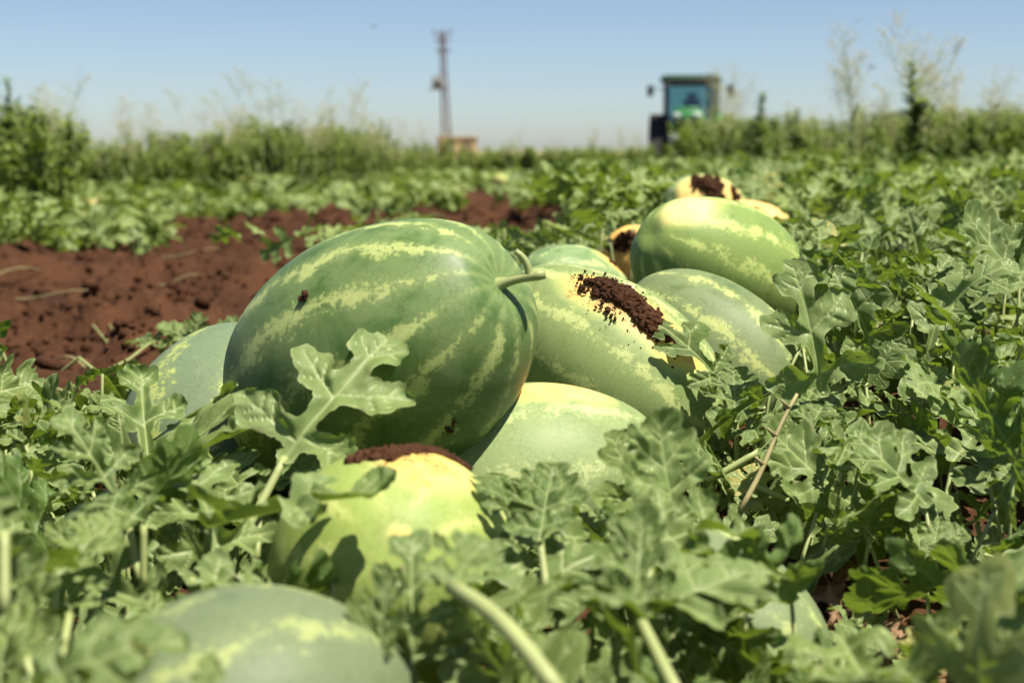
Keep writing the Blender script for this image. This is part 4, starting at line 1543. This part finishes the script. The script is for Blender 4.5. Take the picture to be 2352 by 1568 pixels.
for s in (-1, 1):
    wheel(0.82 * s, -1.95, 0.55, 0.36, 16)
    wheel(0.90 * s, 0.75, 0.85, 0.48, 20)
    mb = MB()                                                    # curved rear mudguard
    n = 12
    V, F = [], []
    for k in range(n + 1):
        a = R(10 + 150 * k / n)
        y_, z_ = 0.75 - math.cos(a) * 0.96, 0.85 + math.sin(a) * 0.96
        y2, z2 = 0.75 - math.cos(a) * 0.92, 0.85 + math.sin(a) * 0.92
        V += [(s * 0.60, y_, z_), (s * 1.16, y_, z_), (s * 1.16, y2, z2), (s * 0.60, y2, z2)]
    for k in range(n):
        a = 4 * k
        for q in range(4):
            F.append((a + q, a + (q + 1) % 4, a + 4 + (q + 1) % 4, a + 4 + q))
    F += [(0, 1, 2, 3), (4 * n, 4 * n + 3, 4 * n + 2, 4 * n + 1)]
    mb.add(V, F)
    mb.build('mudguard', M['green'] if s > 0 else M['black'], tr, False)  # guard on the viewer's left drawn dark, the other green
    mb = MB(); mb.tube([(0.72 * s, -0.35, 2.45), (1.02 * s, -0.45, 2.50)], 0.015, 6); mb.box((1.10 * s, -0.45, 2.42), (0.17, 0.06, 0.30), 0.03)
    mb.build('mirror', M['black'], tr)
    mb = MB(); mb.box((0.62 * s, -0.50, 2.60), (0.16, 0.08, 0.09), 0.02)
    mb.build('work_light', M['lens'], tr)
    mb = MB(); mb.box((0.98 * s, 0.20, 1.72), (0.10, 0.08, 0.14), 0.02)
    mb.build('indicator', M['amber'], tr)
# cab
mb = MB()
for sx in (-1, 1):
    mb.tube([(0.62 * sx, -0.52, 1.35), (0.70 * sx, -0.42, 2.62)], 0.045, 8)
    mb.tube([(0.74 * sx, 0.45, 1.45), (0.74 * sx, 0.45, 2.62)], 0.045, 8)
    mb.tube([(0.70 * sx, 1.15, 1.6), (0.70 * sx, 1.05, 2.62)], 0.045, 8)
    mb.tube([(0.62 * sx, -0.52, 1.38), (0.74 * sx, 1.1, 1.62)], 0.05, 8)
mb.box((0, -0.50, 1.42), (1.26, 0.10, 0.30), 0.03)
mb.box((0, -0.42, 2.60), (1.42, 0.08, 0.14), 0.03)
mb.box((0, 0.35, 1.05), (1.25, 1.5, 0.12), 0.03)
cab = mb.build('cab_frame', M['black'], tr)
mb = MB(); mb.box((0, 0.32, 2.735), (1.68, 1.85, 0.13), 0.06); mb.box((0, 0.32, 2.82), (1.5, 1.6, 0.06), 0.03)
roof = mb.build('cab_roof', M['roofgreen'], tr)
mb = MB(); mb.box((0, -0.56, 2.66), (1.60, 0.12, 0.10), 0.03)
mb.build('roof_visor', M['black'], tr)
mb = MB(); mb.add([(-0.58, -0.515, 1.57), (0.58, -0.515, 1.57), (0.65, -0.44, 2.53), (-0.65, -0.44, 2.53), (-0.58, -0.505, 1.57), (0.58, -0.505, 1.57), (0.65, -0.43, 2.53), (-0.65, -0.43, 2.53)],
                  [(0, 1, 2, 3), (7, 6, 5, 4), (0, 4, 5, 1), (1, 5, 6, 2), (2, 6, 7, 3), (3, 7, 4, 0)])
mb.build('windscreen', M['glass'], tr, False)
mb = MB(); mb.box((0, 1.12, 2.1), (1.30, 0.01, 0.95))
mb.build('rear_window', M['glass'], tr, False)
for s in (-1, 1):
    mb = MB(); mb.box((0.72 * s, 0.0, 2.08), (0.01, 0.8, 0.95))
    mb.build('door_window', M['glass'], tr, False)
mb = MB(); mb.box((0, 0.55, 1.45), (0.52, 0.5, 0.14), 0.05); mb.box((0, 0.80, 1.85), (0.50, 0.13, 0.75), 0.05); mb.box((0, 0.82, 2.30), (0.28, 0.10, 0.22), 0.04)
mb.build('seat', M['seat'], tr)
mb = MB(); mb.tube([(0, -0.30, 1.2), (0, -0.02, 1.78)], 0.05, 8)
pts = [(0.2 * math.cos(a), -0.02 + 0.09 * math.sin(a), 1.80 + 0.17 * math.sin(a)) for a in np.linspace(0, 2 * math.pi, 20)]
mb.tube(pts, 0.016, 6)
mb.build('steering_wheel', M['black'], tr)
mb = MB(); mb.tube([(0.52, -0.62, 1.7), (0.52, -0.62, 2.75), (0.52, -0.55, 2.85)], 0.05, 10)
mb.build('exhaust', M['black'], tr)

# ------------------------------------------------------------------ power mast and hut far behind
M['rust'] = mat_plain('rusty_steel', (0.16, 0.105, 0.085), 0.7, 0.3, 0.0, var=0.25, scale=2)
M['grey'] = mat_plain('transformer_grey', (0.22, 0.22, 0.21), 0.6, 0.3, var=0.1, scale=2)
M['porcelain'] = mat_plain('brown_porcelain', (0.10, 0.05, 0.03), 0.3, 0.5, var=0.1)
MD_ = 150.0
mx, my, mz = P(1027, 330, MD_)
zt = P(1015, 78, MD_)[2]
HM = zt + 0.3
pr = empty('power_mast', (mx, my, -0.3), R(12))
pr.rotation_euler = (0, R(-2.0), R(12))
tag(pr, 'thin brown lattice power mast with crossarms and transformer on the horizon', 'mast')
leg = []
for sx in (-1, 1):
    for sy in (-1, 1):
        mb = MB(); mb.tube([(0.42 * sx, 0.42 * sy, 0), (0.17 * sx, 0.17 * sy, HM)], 0.065, 4)
        mb.build('leg', M['rust'], pr, False)
mb = MB()
nb = 18
for k in range(nb):
    z0, z1 = HM * k / nb, HM * (k + 1) / nb
    r0, r1 = 0.42 - 0.25 * k / nb, 0.42 - 0.25 * (k + 1) / nb
    sg = 1 if k % 2 else -1
    for s in (-1, 1):
        mb.tube([(-r0 * sg, r0 * s, z0), (r1 * sg, r1 * s, z1)], 0.035, 4)
        mb.tube([(r0 * s, -r0 * sg, z0), (r1 * s, r1 * sg, z1)], 0.035, 4)
mb.build('bracing', M['rust'], pr, False)
for z, w in ((HM - 0.1, 1.9), (HM - 0.9, 1.5), (HM - 2.0, 1.3)):
    mb = MB(); mb.box((0, 0, z), (w, 0.14, 0.14)); 
    arm = mb.build('crossarm', M['rust'], pr, False)
    for x in (-w / 2 + 0.05, 0.0, w / 2 - 0.05):
        mb = MB(); mb.lathe([(0.001, 0), (0.10, 0.02), (0.05, 0.10), (0.11, 0.16), (0.05, 0.24), (0.10, 0.30), (0.03, 0.42), (0.001, 0.44)], (x, 0, z + 0.07), 'z', 8)
        mb.build('insulator', M['porcelain'], arm)
zt_ = HM * 0.60
mb = MB(); mb.box((-0.65, 0, zt_ - 0.6), (2.0, 1.2, 0.12))
mb.build('platform', M['rust'], pr, False)
mb = MB(); mb.box((-0.75, 0, zt_ + 0.05), (0.95, 0.8, 1.1), 0.08)
for k in range(6):
    mb.box((-0.75 - 0.4 + 0.16 * k, -0.45, zt_), (0.04, 0.16, 0.9))
for x in (-1.05, -0.75, -0.45):
    mb.tube([(x, 0, zt_ + 0.6), (x, 0, zt_ + 0.95)], 0.07, 6)
mb.build('transformer', M['grey'], pr)

t = NT('tan_plaster')
co = t.n('ShaderNodeTexCoord').outputs['Object']
M['plaster'] = t.out(t.principled(t.mix(t.noise(co, 0.8, 4), (0.36, 0.26, 0.14), (0.48, 0.36, 0.20)), 0.9, 0.1))
hx, hy, _ = P(1050, 330, 140)
hut = empty('hut', (hx, hy, -0.3), R(8))
tag(hut, 'small tan block hut at the foot of the power mast', 'building')
hh = P(1050, 318, 140)[2] + 0.3
mb = MB(); mb.box((0, 0, hh / 2), (3.6, 3.2, hh))
wall = mb.build('wall', M['plaster'], hut, False)
mb = MB(); mb.box((0, 0, hh + 0.09), (3.9, 3.5, 0.16), 0.03)
mb.build('roof', M['plaster'], hut, False)
mb = MB(); mb.box((0.8, -1.62, 0.95), (0.9, 0.06, 1.9))
mb.build('door', M['rust'], hut, False)

# ------------------------------------------------------------------ small things: stalks, straw, dead leaves, birds
mb = MB()
p0, p1 = P(1700, 1170, 1.54), P(1832, 905, 1.60)
tt = np.linspace(0, 1, 9)[:, None]
pts = p0 * (1 - tt) + p1 * tt + np.array([0.002, 0, 0]) * np.sin(tt * 6)
p_loc = pts[0].copy()
mb.tube(pts - p_loc, np.linspace(0.0034, 0.0020, 9), 7)
for q in (3, 5, 7):
    mb.tube([pts[q] - p_loc, pts[q] - p_loc + [0.010 * (-1) ** q, -0.003, 0.010]], [0.003, 0.0015], 5)
o = mb.build('dry_stalk', M['drystem'])
o.location = p_loc
tag(o, 'hairy brown dry stalk leaning up in front of the right melon', 'stalk')

DL = [(1960, 1320, 1.42), (2010, 1380, 1.38), (2080, 1340, 1.40), (2140, 1330, 1.40), (2200, 1400, 1.36), (1900, 1385, 1.38), (2260, 1360, 1.38), (2060, 1420, 1.34), (2150, 1410, 1.35), (1940, 1290, 1.5), (1890, 1300, 1.46), (1990, 1345, 1.42), (2040, 1300, 1.46), (2100, 1385, 1.37), (1930, 1350, 1.42), (2020, 1260, 1.52), (2230, 1330, 1.42), (2180, 1360, 1.40)]
for i, (px, py, d) in enumerate(DL):
    p = P(px, py, d)
    o = bpy.data.objects.new('dead_leaf', DRY[i % 3])
    a = rng.uniform(0, 6.28)
    o.matrix_basis = leaf_matrix((p[0], p[1], gz(p[0], p[1]) + 0.02), (math.cos(a), math.sin(a), 0.35), (rng.normal() * .5, -0.4, 1), rng.uniform(0.07, 0.13), 0.8)
    COL.objects.link(o)
    tag(o, 'crumpled brown dead leaf on bare soil in the lower right gap', 'dead leaf', 'dead leaves in the lower right gap')

STRAW = [(100, 712, -0.35, 0.35), (150, 830, 2.2, 0.3), (430, 612, -0.1, 0.3), (600, 600, 2.0, 0.35), (30, 650, 1.1, 0.3), (410, 665, 0.05, 0.15)]
for px, py, a, L in STRAW:
    d = 0.52 / ((py - 345) / FOC)
    p = P(px, py, d)
    mb = MB()
    pts = []
    for s in np.linspace(-0.5, 0.5, 7):
        x, y = p[0] + s * L * math.cos(a), p[1] + s * L * math.sin(a)
        pts.append((x - p[0], y - p[1], gz(p[0], p[1]) + 0.05 + 0.02 * math.sin(s * 4 + a)))
    mb.tube(pts, np.linspace(0.0035, 0.002, 7), 5)
    o = mb.build('straw', M['drystem'])
    o.location = (p[0], p[1], 0)
    tag(o, 'dry straw stem lying on the bare red soil path', 'straw', 'dry stems on the soil path')

for px, py, d, lab in ((858, 62, 30, 'tiny dark bird in the sky left of the mast'), (2003, 155, 22, 'tiny dark bird low in the sky between the grass plumes')):
    b_ = empty('bird', tuple(P(px, py, d)))
    tag(b_, lab, 'bird')
    mb = MB(); mb.tube([(-0.05, 0, 0), (-0.03, 0, 0.003), (0.0, 0, 0.005), (0.03, 0, 0.006), (0.045, 0, 0.008), (0.06, 0, 0.006)], [0.003, 0.010, 0.014, 0.012, 0.009, 0.001], 8)
    mb.build('body', M['black'], b_)
    for s in (-1, 1):
        mb = MB(); mb.add([(0.02, 0, 0.006), (-0.02, 0, 0.006), (-0.03, 0.05 * s, 0.02), (0.012, 0.05 * s, 0.022), (-0.03, 0.10 * s, 0.012), (0.02, 0, 0.010), (-0.02, 0, 0.010), (-0.03, 0.05 * s, 0.023), (0.012, 0.05 * s, 0.025)],
                          [(0, 1, 2, 3), (3, 2, 4), (5, 8, 7, 6), (8, 4, 7)])
        mb.build('wing', M['black'], b_)
